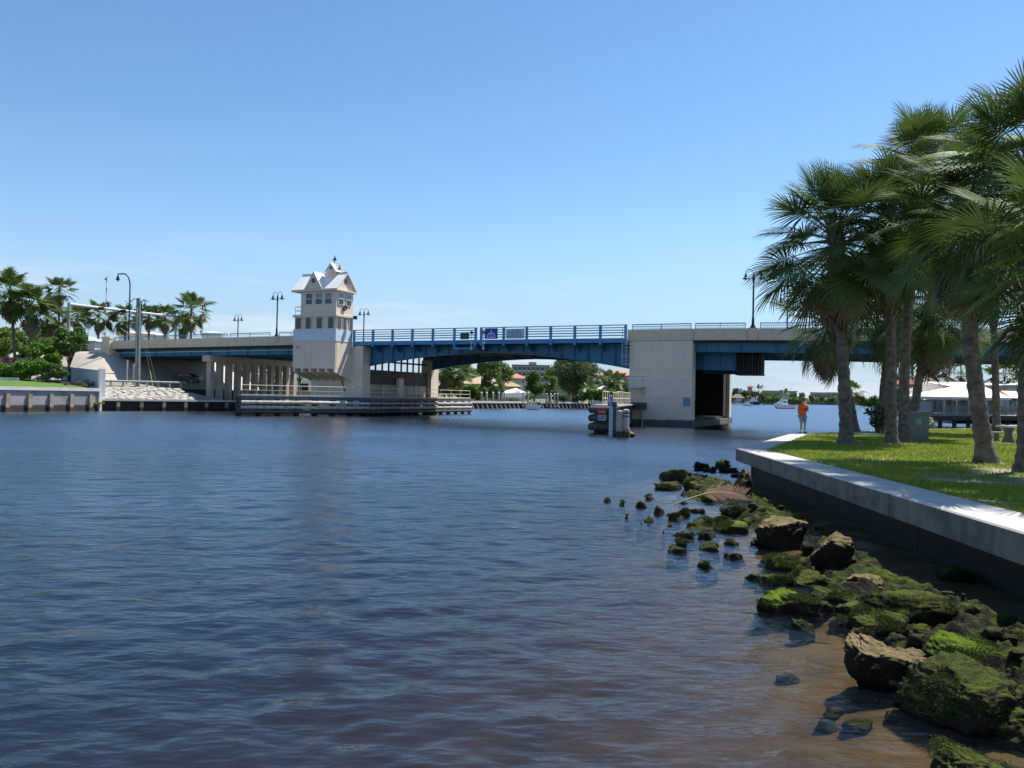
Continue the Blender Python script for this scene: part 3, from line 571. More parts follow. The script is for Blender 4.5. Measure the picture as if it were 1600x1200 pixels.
# blue maintenance cradle under the leaf
m = MB().box(-17.75, -15.2, -.14, -.04, 7.35, 7.56); m.box(-17.75, -17.55, -.14, -.04, 7.56, 7.92); m.box(-15.4, -15.2, -.14, -.04, 7.56, 7.92)
bpart(m, 'hanging_cradle', M_blue2)
bpart(MB().tube([(-18.5, -.02, 7.2), (-15, -.05, 7.1), (-9, -.02, 7.0), (-5, 0, 6.95)], .05, 6), 'service_cable', pmat('rusty_cable', (.2, .16, .1), (.1, .08, .05), 3, .8, .1))

# ------------------------------------------------------------------ things fixed to the bridge
def sign(name, label, a, b, z0, z1, mat, q=-.21, border=None, group=None):
    t = thing(name, label, 'sign', br((a+b)/2, q, z0), BROT, group); w = b-a
    p = MB().box(-w/2, w/2, -.02, .02, 0, z1-z0).build('panel', mat, t)
    if border: MB().box(-w/2+.03, w/2-.03, -.024, -.0205, .03, z1-z0-.03).build('face', border, p)
    return t, w, z1-z0
t, w, h = sign('bridge_sign', 'square dark blue sign with white arched emblem on the bridge railing', -13.98, -12.5, 8.42, 9.52, M_sblue, border=None)
m = MB(); n = 14
for i in range(n):
    a0, a1 = math.pi*i/n, math.pi*(i+1)/n
    rect = [(.46*math.cos(a0), .30+.34*math.sin(a0)), (.46*math.cos(a1), .30+.34*math.sin(a1)), (.35*math.cos(a1), .30+.24*math.sin(a1)), (.35*math.cos(a0), .30+.24*math.sin(a0))]
    m.ext(rect[::-1], 'y', -.03, -.021)
m.box(-.46, -.36, -.03, -.021, .08, .30); m.box(.36, .46, -.03, -.021, .08, .30)
m.build('arch_emblem', M_swhite, t)
m = MB().ext([(-.03, .66), (.05, .68), (.09, .80), (.04, .96), (.0, .80), (-.06, .84)], 'y', -.03, -.021); m.ext([(-.14, .62), (.14, .62), (.14, .65), (-.14, .65)], 'y', -.03, -.021); m.build('flame_emblem', M_swhite, t)
m = MB()
for pts in (((-.2, .1), (-.12, .1), (.02, .36), (-.06, .4)), ((0, .22), (.12, .1), (.2, .14), (.06, .34)), ((-.08, .42), (.06, .46), (.1, .40), (-.02, .36)), ((-.3, .08), (-.22, .08), (-.2, .2), (-.28, .22)), ((.22, .08), (.31, .08), (.29, .2), (.2, .22))): m.ext(pts, 'y', -.03, -.021)
m.build('figure_emblem', M_swhite, t)
def dashes(t, rows, w, h, mat, y=-.0255, top=.9, th=.07):
    m = MB(); rg = random.Random(len(rows)*7)
    for i, (ind, n) in enumerate(rows):
        z = h*(top-i*(top-.06)/len(rows)); x = -w/2+ind*w; W_ = w-2*ind*w; seg = W_/n
        for k in range(n):
            l = seg*rg.uniform(.55, .85); m.box(x+k*seg, x+k*seg+l, y-.004, y, z-h*th, z)
    m.build('lettering', mat, t)
t, w, h = sign('bridge_sign', 'wide pale grey notice with five lines of lettering on the bridge railing', -11.5, -9.5, 8.42, 9.42, M_dsteel, border=M_sgrey); dashes(t, [(.3, 2), (.08, 2), (.1, 4), (.08, 5), (.08, 5)], w, h, M_text)
t, w, h = sign('bridge_sign', 'small dark green notice low on the bridge railing', -16.9, -15.85, 8.42, 9.06, M_green, border=M_green); dashes(t, [(.15, 2), (.1, 3), (.1, 2)], w, h, pmat('dull_green_lettering', (.1, .22, .15), (.1, .22, .15), 3, .6, 0))
t, w, h = sign('pier_sign', 'small grey blue notice low on the right concrete pier face', 6.85, 7.5, 1.95, 2.75, M_text, q=-.03, border=pmat('grey_blue_sign', (.20, .29, .35), (.22, .3, .36), 3, .6, 0)); dashes(t, [(.12, 1), (.12, 2), (.12, 3), (.12, 2)], w, h, M_text)
for s, col, lab in ((-15.5, 'green', 'navigation light with green lens hanging over mid span'), (-14.1, 'red', 'navigation light with red lens hanging over mid span')):
    t = thing('navigation_light', lab, 'light', br(s, -.3, 7.1), BROT, 'navigation lights at mid span')
    MB().tube([(0, 0, .3), (0, 0, 1.9)], .03, 6).build('stem', M_cond, t); MB().lathe([(.02, 1.05), (.12, 1.0), (.14, .8), (.05, .75), (.05, .55), (.13, .45), (.13, .2), (.02, .12)], 10).build('lantern', M_cond, t, 40)
    MB().lathe([(.05, 1.85), (.16, 1.9), (.16, 2.1), (.05, 2.2)], 10).build('lens', M_green if col == 'green' else M_redp, t, 40)
def lamp(s, q, z0, h, label, first=[None]):
    if first[0]: return dup(first[0], br(s, q, z0), BROT, label)
    t = thing('street_lamp', label, 'street lamp', br(s, q, z0), BROT, 'twin armed lamps on the bridge')
    MB().lathe([(.26, 0), (.24, .1), (.13, .3), (.11, .8), (.085, .95), (.075, 4.2), (.11, 4.22), (.12, 4.4), (.1, 4.75), (.03, 4.8)], 10).build('pole', M_lamp, t, 40)
    for sg in (-1, 1):
        pts = [(sg*(.03+.33*(1-math.cos(a))), 0, 4.7+.62*math.sin(a) if a < 1.6 else 4.95+.37*math.sin(a)) for a in np.linspace(0, math.pi, 13)]
        a = MB().tube(pts, .028, 6).build('arm', M_lamp, t, 60)
        x = sg*.69
        MB().lathe([(.05, 4.97), (.06, 4.85), (.11, 4.8), (.13, 4.62), (.17, 4.55), (.33, 4.47), (.33, 4.44), (.05, 4.46)], 12, (x, 0, 0)).build('shade', M_lamp, a, 40)
        MB().lathe([(.02, 4.44), (.12, 4.42), (.1, 4.36), (.02, 4.33)], 8, (x, 0, 0)).build('bulb', M_glassl, a, 40)
    first[0] = t; return t
lamp(12.98, .14, 9.19+prof(13), 5.4, 'twin armed dark street lamp right of the right pier on the near parapet')
lamp(-42.3, .14, 9.19+prof(-42), 5.4, 'twin armed dark street lamp on the near parapet left of the tower')
lamp(-65.6, .14, 9.19+prof(-65.6), 5.4, 'twin armed street lamp just right of the thick utility pole')
lamp(-41.7, 16.65, 8.9, 5, 'twin armed street lamp on the far kerb just right of the tower')
lamp(-64.8, 16.65, 8.6, 5, 'twin armed street lamp on the far side between two palms and the tower')
lamp(14.0, 16.65, 8.9, 5, 'twin armed street lamp half hidden by the leftmost palm fronds')

# ------------------------------------------------------------------ bridge tender's tower
TW = thing('control_tower', "pale stucco bridge tender's tower with steep white gabled roof", 'tower', br(-37, -3, 0), BROT)
def tp_(mb, name, mat, parent=None, **k): return mb.build(name, mat, parent or TW, **k)
X1, Y1 = 5.95, 3.05            # body width along the bridge, depth out from the bridge
body = tp_(MB().box(0, X1, 0, Y1, 5.15, 8.3), 'lower_wall', M_tower)
MB().box(-.03, X1+.03, -.03, Y1, 8.303, 9.58).build('painted_band', M_band, body); MB().box(-.06, X1+.06, -.06, Y1, 8.2, 8.3).build('string_course', M_tower, body)
MB().box(X1+.001, X1+.03, .15, Y1-.1, 5.2, 8.05).build('inset_panel', M_cream, body)
mid = tp_(MB().box(.1, X1-.04, .05, Y1, 9.583, 10.95), 'middle_wall', M_tower)
tp_(MB().box(-.08, X1+.1, -.1, Y1+.1, 10.95, 11.2), 'cornice', M_cream)
up = tp_(MB().box(.95, X1-.05, .02, Y1, 11.2, 14.0), 'upper_wall', M_tower)
MB().box(.9, X1+.0, -.02, Y1, 11.2, 11.3).build('string_course', M_tower, up)
def win(x0, x1, z0, z1, face, wall, sash=True, blind=False, name='window'):
    # face 'f' = the front, 'r' = the end toward the channel
    d = .05
    if face == 'f': fr_ = MB().box(x0-.07, x1+.07, -d, .06, z0-.07, z1+.07); pane = MB().box(x0, x1, -d-.012, -d-.002, z0, z1); bar = MB().box(x0, x1, -d-.04, -d-.014, (z0+z1)/2-.035, (z0+z1)/2+.035); bl = MB().box(x0, x1, -d-.02, -d-.0125, (z0+z1)/2+.05, z1)
    else: fr_ = MB().box(X1-.1, X1+d, x0-.07, x1+.07, z0-.07, z1+.07); pane = MB().box(X1+d+.002, X1+d+.012, x0, x1, z0, z1); bar = MB().box(X1+d+.014, X1+d+.04, x0, x1, (z0+z1)/2-.035, (z0+z1)/2+.035); bl = MB().box(X1+d+.0125, X1+d+.02, x0, x1, (z0+z1)/2+.05, z1)
    w_ = fr_.build(name, M_white if sash else M_tower, wall); pane.build('pane', M_glass, w_)
    if sash: bar.build('sash_bar', M_white, w_)
    if blind: bl.build('blind', M_glassl, w_)
    return w_
for k, x in enumerate((1.72, 3.08, 4.42)): win(x, x+.86, 12.35, 13.55, 'f', up, blind=k > 0)
for y, b in ((.35, True), (1.75, True)): win(y, y+.82, 12.35, 13.55, 'r', up, blind=b)
def grille(x0, x1, z0, z1, face):
    w_ = win(x0, x1, z0, z1, face, mid, sash=False, name='louvre_window'); m = MB(); n = 6
    for i in range(1, n):
        z = z0+(z1-z0)*i/n
        if face == 'f': m.box(x0, x1, -.085, -.064, z-.018, z+.018)
        else: m.box(X1+.064, X1+.085, x0, x1, z-.018, z+.018)
    for i in range(1, 3):
        x = x0+(x1-x0)*i/3
        if face == 'f': m.box(x-.018, x+.018, -.09, -.0855, z0, z1)
        else: m.box(X1+.0855, X1+.09, x-.018, x+.018, z0, z1)
    m.build('grille', M_box, w_)
for x in (.35, 1.75, 3.3, 4.9): grille(x, x+.72, 9.62, 10.85, 'f')
for y in (.3, 1.25, 2.4): grille(y, y+.55, 9.62, 10.85, 'r')
# roof: long gable along the bridge with a cross gable to the front, small cupola
ez, rz_ = 14.0, 16.0; ex0, ex1, ey0, ey1 = -.15, X1+.3, -.35, Y1+.35; yc = (ey0+ey1)/2
def slab(a, b, c, d, th=.09):
    a, b, c, d = map(Vector, (a, b, c, d)); n = (b-a).cross(d-a).normalized()*th
    return MB().hexa([a-n, b-n, c-n, d-n], [a, b, c, d])
fro = tp_(slab((ex0, ey0, ez), (ex1, ey0, ez), (ex1, yc, rz_), (ex0, yc, rz_)), 'roof', M_roofw); slab((ex1, ey1, ez), (ex0, ey1, ez), (ex0, yc, rz_), (ex1, yc, rz_)).build('roof_slope', M_roofw, fro)
MB().box(ex0-.02, ex1+.02, yc-.09, yc+.09, rz_-.03, rz_+.06).build('ridge_cap', M_roofw, fro)
for k in range(15):
    x = ex0+.2+k*.42; a = Vector((x, ey0, ez+.005)); b = Vector((x, yc, rz_+.005))
    MB().hexa([a+Vector((-.012, 0, -.01)), a+Vector((.012, 0, -.01)), b+Vector((.012, 0, -.01)), b+Vector((-.012, 0, -.01))], [a+Vector((-.012, 0, .035)), a+Vector((.012, 0, .035)), b+Vector((.012, 0, .035)), b+Vector((-.012, 0, .035))]).build('seam', M_roofw, fro)
tp_(MB().box(ex0, ex1, ey0, ey1, ez-.22, ez-.06), 'eaves', M_cream)
for x in (ex1-.28,): tp_(MB().ext([(ey0+.25, ez), (ey1-.25, ez), (yc, rz_-.25)], 'x', x-.1, x+.02), 'gable_wall', M_tower)
tp_(MB().ext([(ey0+.25, ez), (ey1-.25, ez), (yc, rz_-.25)], 'x', ex0+.15, ex0+.25), 'gable_wall', M_tower)
gx = 3.0; gw = 1.25; gf = ey0-.05
tp_(MB().ext([(gx-gw, ez+.02), (gx+gw, ez+.02), (gx, rz_-.15)], 'y', gf+.02, gf+.14), 'gable_wall', M_tower)
for sg in (-1, 1):
    a, b, c, d = (gx+sg*(gw+.1), gf-.04, ez-.1), (gx+sg*(gw+.1), yc, ez-.1), (gx, yc, rz_-.02), (gx, gf-.04, rz_-.02)
    slab(*((a, d, c, b) if sg < 0 else (a, b, c, d))).build('cross_gable_slope', M_roofw, fro)
def disc(c, axis, r, mat, name, parent):
    v = []; n = 18
    for k in range(n):
        a = 2*math.pi*k/n; v.append((r*math.cos(a), r*math.sin(a)))
    m = MB()
    if axis == 'y': m.ext([(c[0]+u, c[2]+w_) for u, w_ in v], 'y', c[1]-.02, c[1]+.02)
    else: m.ext([(c[1]+u, c[2]+w_) for u, w_ in v], 'x', c[0]-.02, c[0]+.02)
    return m.build(name, mat, parent)
disc((gx, gf-.005, ez+.95), 'y', .27, M_glass, 'round_window', TW); disc((ex1-.24, yc, ez+.95), 'x', .27, M_glass, 'round_window', TW)
cx, cy = gx+1.35, yc; cup = tp_(MB().box(cx-.55, cx+.55, cy-.55, cy+.55, 15.2, 16.05), 'cupola', M_tower); MB().box(cx-.75, cx+.75, cy-.75, cy+.75, 16.02, 16.14).build('cupola_eaves', M_tower, cup)
for ax in 'xy':
    m = MB().ext([((cx if ax == 'y' else cy)-.72, 16.14), ((cx if ax == 'y' else cy)+.72, 16.14), ((cx if ax == 'y' else cy), 17.05)], ax, (cy if ax == 'y' else cx)-.66, (cy if ax == 'y' else cx)+.66); m.build('cupola_gable', M_tower, cup)
    for sg in (-1, 1):
        if ax == 'y': q_ = ((cx+sg*.8, cy-.74, 16.08), (cx+sg*.8, cy+.74, 16.08), (cx, cy+.74, 17.10), (cx, cy-.74, 17.10))
        else: q_ = ((cx+.74, cy+sg*.8, 16.08), (cx-.74, cy+sg*.8, 16.08), (cx-.74, cy, 17.10), (cx+.74, cy, 17.10))
        slab(*(q_ if sg > 0 else (q_[0], q_[3], q_[2], q_[1])), th=.05).build('cupola_slope', M_roofw, cup)
disc((cx, cy-.67, 16.48), 'y', .17, M_glass, 'round_window', cup); disc((cx+.67, cy, 16.48), 'x', .17, M_glass, 'round_window', cup)
m = MB().tube([(cx, cy, 17.00), (cx, cy, 18.05)], .025, 6); m.ext([(cx-.3, 17.45), (cx-.02, 17.40), (cx+.05, 17.40), (cx+.3, 17.50), (cx+.12, 17.70), (cx+.02, 17.95), (cx-.1, 17.68)], 'y', cy-.02, cy+.02); m.box(cx-.22, cx+.22, cy-.02, cy+.02, 17.28, 17.32); tp_(m, 'weathervane', M_lamp)
for x in (.35, 5.2): pass
ba = tp_(MB().box(.1, .95, .3, Y1, 11.2, 11.26), 'balcony_floor', M_band); m = MB()
for p in ((.12, .1), (.92, .1), (.12, 1.5), (.12, 2.9)): m.tube([(*p, 11.2), (*p, 12.15)], .025, 6)
for z in (11.7, 12.15): m.tube([(.92, .1, z), (.12, .1, z), (.12, 2.9, z)], .025, 6)
m.build('balcony_rail', M_blue2, ba)
for k in range(6):
    x = .05+k*1.13
    m = MB().add([(x, -.02, 5.148), (x, Y1+.0, 5.148), (x, Y1+.0, 3.85), (x, -.02, 4.75), (x+.28, -.02, 5.148), (x+.28, Y1+.0, 5.148), (x+.28, Y1+.0, 3.85), (x+.28, -.02, 4.75)], [(0, 1, 2, 3), (7, 6, 5, 4), (0, 4, 5, 1), (1, 5, 6, 2), (2, 6, 7, 3), (3, 7, 4, 0)]); tp_(m, 'corbel', M_conc)
tp_(MB().tube([(.75, -.02, 7.55), (.75, -.3, 7.6), (.95, -.4, 7.5)], .05, 6), 'floodlight', M_lamp)
tp_(MB().tube([(X1+.0, 2.4, 11.0), (X1+.55, 2.5, 11.0)], .05, 6), 'horn_bracket', M_cond); tp_(MB().lathe([(.05, -.2), (.24, -.18), (.24, .18), (.05, .2)], 12, (X1+.7, 2.5, 11.0)), 'horn', M_lamp, smooth=40)
tp_(MB().tube([(X1+.06, 2.7, 6.8), (X1+.06, 2.85, 9.6)], .06, 6), 'downpipe', M_pil)
tp_(MB().tube([(4.6, Y1-.2, 4.2), (5.1, Y1-.05, 2.6)], .06, 6), 'brace', M_lamp)
t = thing('life_ring', 'dark ring hanging below the channel side windows of the tower', 'life ring', br(-37+X1+.1, -3+1.4, 12.0), BROT); m = MB()
V_ = [((.24+.09*math.cos(b))*math.cos(a), (.24+.09*math.cos(b))*math.sin(a), .09*math.sin(b)) for a in np.linspace(0, 2*math.pi, 18, endpoint=False) for b in np.linspace(0, 2*math.pi, 8, endpoint=False)]
m.add([(z, x, y) for x, y, z in V_], [(i*8+k, i*8+(k+1) % 8, ((i+1) % 18)*8+(k+1) % 8, ((i+1) % 18)*8+k) for i in range(18) for k in range(8)]); m.build('ring', M_black, t, 180)
# ------------------------------------------------------------------ timber fenders
def fender(name, label, pts, zd, bays, front_end=False):
    t = thing(name, label, 'fender', (pts[0][0], pts[0][1], 0)); o = Vector(pts[0]).to_2d()
    P = [Vector(p)-o for p in pts]; rg = random.Random(3)
    for a, b in zip(P, P[1:]):
        d = (b-a); Ln = d.length; d.normalize(); n = Vector((-d.y, d.x)); ang = math.atan2(d.y, d.x)   # n points away from the channel
        def X(u, v, z): p = a+d*u+n*v; return (p.x, p.y, z)
        def bx(u0, u1, v0, v1, z0, z1): return MB().hexa([X(u0, v0, z0), X(u1, v0, z0), X(u1, v1, z0), X(u0, v1, z0)], [X(u0, v0, z1), X(u1, v0, z1), X(u1, v1, z1), X(u0, v1, z1)])
        nb = max(1, round(Ln/6.2)); L0 = Ln/nb
        for k in range(nb):
            u0, u1 = k*L0+.03, (k+1)*L0-.03
            bx(u0, u1, -.06, .12, zd-.42, zd-.12).build('fascia_board', pmat('blue_grey_board', (.10, .13, .17), (.07, .085, .1), 2, .8, .2, rnd_amt=.3), t)
            for z, mt in ((zd-.72, M_timber), (zd-1.22, M_timber), (zd-1.66, M_dtimber)):
                dz = rg.uniform(-.03, .03); MB().tube([X(u0, -.12, z+dz), X(u1, -.12, z-dz)], .185, 8).build('wale', mt, t, 50)
            nd = int(L0/1.5)
            for j in range(nd):
                bx(u0+(u1-u0)*j/nd+.01, u0+(u1-u0)*(j+1)/nd-.01, -.1, 1.3, zd-.116, zd-.02+rg.uniform(-.01, .01)).build('deck_board', M_deckw, t)
        npile = int(Ln/1.9)
        for k in range(npile+1):
            for v in (.22, 1.15):
                MB().tube([X(Ln*k/npile, v, -2), X(Ln*k/npile, v, zd-.12)], .17, 8).build('pile', M_dtimber, t, 50)
        np_ = bays; r = MB()
        for k in range(np_+1):
            MB().tube([X(.15+(Ln-.3)*k/np_, .06, zd-.02), X(.15+(Ln-.3)*k/np_, .06, zd+1.02)], .03, 6).build('rail_post', M_rail, t)
        for z in (.06, .52, 1.02): MB().tube([X(.12, .06, zd+z), X(Ln-.12, .06, zd+z)], .032, 6).build('handrail', M_rail, t)
    return t
fender('timber_fender', 'long grey timber fender with tan handrail before the tower and left pier', [(-27.2, 80), (-15.7, 88.0), (-5.6, 109)], 2.1, 9)
f2 = thing('timber_fender', 'short dark timber fender seen end on beside the right pier', 'fender', (5.85, 57, 0), 0)
o0 = Vector((5.85, 57)); e = [Vector((0, 0)), Vector((4.3, 20)), Vector((13, 38))]
for a, b in zip(e, e[1:]):
    d = (b-a); Ln = d.length; d.normalize(); n = Vector((d.y, -d.x))
    X = lambda u, v, z: ((a+d*u+n*v).x, (a+d*u+n*v).y, z)
    for z in (1.72, 1.12, .5):
        MB().tube([X(-.05, -.1, z), X(Ln, -.1, z)], .27, 10).build('wale', M_dtimber, f2, 50)
    for k in range(int(Ln/2)+1):
        MB().tube([X(k*2+.3, .3, -2), X(k*2+.3, .3, 1.9)], .17, 8).build('pile', M_dtimber, f2, 50); MB().tube([X(k*2+.3, 1.5, -2), X(k*2+.3, 1.5, 1.9)], .17, 8).build('pile', M_dtimber, f2, 50)
        MB().hexa([X(k*2, -.2, 1.95), X(k*2+1.97, -.2, 1.95), X(k*2+1.97, 1.8, 1.95), X(k*2, 1.8, 1.95)], [X(k*2, -.2, 2.05), X(k*2+1.97, -.2, 2.05), X(k*2+1.97, 1.8, 2.05), X(k*2, 1.8, 2.05)]).build('deck_board', M_deckw, f2)
    for v in (.55, 1.55):
        for k in range(int(Ln/1.8)+1): MB().tube([X(k*1.8+1.2, v, 2.0), X(k*1.8+1.2, v, 3.05)], .03, 6).build('rail_post', M_rail, f2)
        for z in (2.55, 3.05): MB().tube([X(1.2, v, z), X(Ln, v, z)], .03, 6).build('handrail', M_rail, f2)
for z in (1.72, 1.12, .5): MB().tube([(-.25, -.16, z), (1.75, -.5, z)], .25, 10).build('end_wale', M_dtimber, f2, 50)
for x in (.2, .8, 1.4): MB().tube([(x, -.12-x*.15, -2), (x, -.12-x*.15, 1.95)], .15, 8).build('pile', M_dtimber, f2, 50)
MB().box(-.1, 1.7, -.3, .0, 1.62, 1.95).build('end_beam', M_dtimber, f2)
er = math.atan2(-.34, 2.0)
def fsign(name, label, px0, px1, py0, py1, mat, D=56.4):
    a, b = at_y(px0, py1, D), at_y(px1, py0, D); t = thing(name, label, 'sign', ((a.x+b.x)/2, D, a.z), er); w, h = b.x-a.x, b.z-a.z
    MB().box(-w/2, w/2, -.02, .02, 0, h).build('panel', mat, t); return t, w, h
t, w, h = fsign('warning_sign', 'red notice with white capitals on the end of the dark fender', 934.5, 946.5, 639.5, 647.5, M_redp, 56.22); text('DANGER', .14, M_swhite, t, (0, -.026, h*.5), (R(90), 0, 0))
t, w, h = fsign('notice_board', 'pale board with dark figures under the red notice', 934, 947, 648.5, 657, pmat('pale_green_board', (.30, .42, .44), (.26, .36, .38), 3, .6, .02), 56.20); dashes(t, [(.12, 3), (.1, 3)], w, h, M_text, y=-.022, top=.85, th=.26)
t = thing('gauge_board', 'tall pale clearance gauge with dark figures on a pile by the fender', 'gauge', (*at_y(954, 680, 56.0).xy, 0), er)
MB().box(-.13, .13, -.03, .03, -.3, 1.95).build('board', M_sgrey, t); MB().tube([(.24, .12, -2), (.24, .12, 2.3)], .17, 10).build('pile', M_dtimber, t, 50)
for k in range(6): text(str(2+k), .26, M_text, t, (0, -.034, .25+k*.3), (R(90), 0, 0), name='figure')
p = at_y(953.5, 635, 55.9); t = thing('post_sign', 'small blue notice on a pole above the fender end', 'sign', (p.x, 55.9, 2.05), er)
MB().box(-.19, .19, -.02, .02, .0, .62).build('panel', pmat('sign_mid_blue', (.10, .20, .46), (.10, .18, .42), 3, .6, .02), t); dashes(t, [(.12, 1), (.1, 1), (.3, 1)], .38, .62, M_swhite, y=-.022, top=.8, th=.12)
MB().tube([(0, .05, -.2), (0, .05, .75)], .03, 6).build('pole', M_cond, t); MB().lathe([(.06, .75), (.1, .8), (.1, .95), (.03, 1.0)], 8, (.05, .05, 0)).build('lantern', M_lamp, t, 40)
M_pale = pmat('weathered_pale_concrete', (.44, .43, .40), (.34, .33, .31), 3, .8, .15, streak=(.2, .17, .13), streak_amt=.6); p = on_z(975, 684, 0); t = thing('concrete_dolphin', 'pair of white wrapped piles on a rubble foot beside the right pier', 'piles', (p.x, p.y+.6, 0))
MB().lathe([(.17, -1), (.17, 1.72), (.1, 1.78)], 12, (-.22, 0, 0)).build('pile', M_pale, t, 40); MB().lathe([(.2, -1), (.2, 1.8), (.1, 1.86)], 12, (.2, .05, 0)).build('pile', M_pale, t, 40)
MB().lathe([(.24, -1), (.26, .3), (.22, .62)], 12, (-.2, 0, 0)).build('rust_collar', M_pil, t, 40); MB().lathe([(.26, -1), (.28, .3), (.24, .62)], 12, (.22, .05, 0)).build('rust_collar', M_pil, t, 40)
for z in (1.35, 1.58): MB().lathe([(.212, 0), (.216, .03), (.212, .07)], 12, (.2, .05, z)).build('strap', M_black, t)

# ------------------------------------------------------------------ left bank
def line_thing(name, label, cat, a, b, ext0=0):
    a, b = Vector(a[:2]), Vector(b[:2]); d = (b-a).normalized(); a = a-d*ext0
    return thing(name, label, cat, (a.x, a.y, 0), math.atan2(d.y, d.x)), (b-a).length
t, Ln = line_thing('bulkhead', 'white capped bulkhead with rust stained pilasters below the clipped lawn', 'bulkhead', (-49.77, 77.6), (-45.17, 87.64), 34)
for k in range(9):
    a, b = Ln-(k+1)*5, Ln-k*5
    MB().box(a+.01, b-.01, -.18, .5, 2.12, 2.46).build('cap_slab', M_capw, t)
k = 0; u = Ln-1.3
MB().box(-1, Ln, .0, .4, -2, 2.12).build('bulkhead_wall', M_bulk, t)
while u > 2: MB().box(u-.2, u+.2, -.22, -.001, -2, 1.75).build('pilaster', M_pil, t); MB().box(u-.3, u+.3, -.3, -.0, -2, .25).build('pilaster_foot', M_pil, t); u -= 2.28
MB().box(Ln-.35, Ln-.0, -.2, -.001, -2, 2.1).build('end_pilaster', M_capw, t)
t2, L2 = line_thing('bulkhead', 'low dark bulkhead with thin pale cap below the white stones', 'bulkhead', (-45.17, 87.64), (-33.4, 99.0))
MB().box(0, L2, .02, .4, -2, 1.08).build('bulkhead_wall', M_walllow, t2)
for k in range(4): MB().box(L2*k/4+.01, L2*(k+1)/4-.01, -.12, .55, 1.08, 1.27).build('cap_slab', M_capw, t2)
for k in range(6): MB().box(1.6+k*2.5, 1.95+k*2.5, -.2, .018, -2, .95).build('pilaster', M_pil, t2)
B2 = Vector((-45.17, 87.64)); d2 = Vector((-33.4+45.17, 99-87.64)).normalized(); n2 = Vector((-d2.y, d2.x)); A2 = math.atan2(d2.y, d2.x)
def b2(u, v, z=0): p = B2+d2*u+n2*v; return (p.x, p.y, z)
p = b2(-.6, -.25); t = thing('timber_beam', 'short yellowish timber on the corner of the bulkheads near the waterline', 'beam', (p[0], p[1], .75), A2-.3); MB().box(-1.1, .9, -.2, .15, 0, .2).build('beam', M_yguard, t)
def bench_z(u, v):
    top = 2.72+.62*min(1, max(0, (v-7)/6)); z = min(top, 1.2+max(0, v-.5)*.40)
    if u > 8.6: z = min(z, top-(u-8.6)*.235)
    return max(z, 1.17)
xs = np.linspace(-1, 16.2, 36); ys = np.linspace(.3, 60, 70); V, F = grid(xs, ys, bench_z); P_ = np.array([b2(*q) for q in V])
link('river_terrace', np_mesh('river_terrace', P_, F, pmat('grey_gravel_ground', (.30, .28, .24), (.20, .20, .14), .5, .95, .4), True), kind='structure')
rv = thing('riprap_revetment', 'white stacked stone riprap on the slope below the guardrail', 'riprap', (B2.x, B2.y, 0), A2)
rg = random.Random(4); smesh = []
for k in range(5):
    m = MB().lathe([(.05, -.5), (.38, -.45), (.5, -.2), (.52, .1), (.4, .42), (.08, .5)], 9); me = m.mesh('stone', M_stonew, 70)
    for v in me.vertices: v.co += Vector(mnoise.noise_vector(v.co*1.7+Vector((k*7, 0, 0))))*.09
    smesh.append(me)
for r in range(8):
    u = .25+rg.uniform(0, .4)
    while u < 10.2-r*.12:
        w = rg.uniform(.75, 1.25); o = link('stone', rg.choice(smesh), rv); o.location = (u+w/2, .75+r*.42, 1.34+r*.165); o.scale = (w*.98, .62, rg.uniform(.24, .32)); o.rotation_euler = (rg.uniform(-.1, .1), rg.uniform(-.12, .12), rg.uniform(-.12, .12)); u += w
t = thing('guardrail', 'grey steel guardrail above the white stones', 'guardrail', b2(-.4, 4.5, 2.7), A2)
for k in range(9):
    p = MB().box(k*1.35, k*1.35+.16, -.1, .1, -.4, .78).build('post', M_timber, t)
MB().ext([(-.16, .50), (-.10, .54), (-.14, .59), (-.10, .63), (-.14, .68), (-.10, .73), (-.12, .73), (-.19, .68), (-.13, .63), (-.19, .59), (-.12, .53), (-.17, .49)], 'x', -.2, 11.4).build('rail', M_steel, t)
# white retaining wall with end post
a = Vector((-45.6, 88.4)); b = at_y(98, 571, 99); d = Vector((b.x-a.x, b.y-a.y)); t = thing('retaining_wall', 'pale grey retaining wall between the lawn and the paved slope', 'wall', (a.x, a.y, 0), math.atan2(d.y, d.x)); Ln = d.length
MB().hexa([(0, -.15, 1), (Ln, -.15, 1), (Ln, .15, 1), (0, .15, 1)], [(0, -.15, 4.45), (Ln, -.15, 5.1), (Ln, .15, 5.1), (0, .15, 4.45)]).build('wall_panel', pmat('pale_grey_render', (.46, .47, .48), (.40, .41, .42), .6, .8, .05, streak=(.3, .3, .3), streak_amt=.2), t)
MB().box(-.5, .05, -.3, .3, -1, 4.6).build('end_post', M_white, t)
def garden_wall():
    a, b = at_y(-40, 560, 106), at_y(58, 560, 108); d = Vector((b.x-a.x, b.y-a.y)); t = thing('garden_wall', 'garden wall with a pinkish coping behind the hedge', 'wall', (a.x, a.y, 0), math.atan2(d.y, d.x)); MB().box(0, d.length, -.15, .15, 2, 6.1).build('wall_panel', M_pinkw, t); MB().box(-.1, d.length+.1, -.22, .22, 6.1, 6.3).build('coping', M_tile, t)
garden_wall()
p = at_y(6, 593, 86); t = thing('lawn_bench', 'low white slatted bench on the clipped lawn at the hedge foot', 'bench', (p.x, p.y, 2.36), .1)
for x in (-2.2, 0, 1.25): MB().box(x-.06, x+.06, -.25, .25, 0, .55).build('leg', M_white, t)
for k in range(4): MB().box(-2.6, 1.4, -.25+k*.13, -.14+k*.13, .55, .61).build('slat', M_white, t)
for k in range(2): MB().box(-2.6, 1.4, .26, .31, .7+k*.2, .84+k*.2).build('slat', M_white, t)

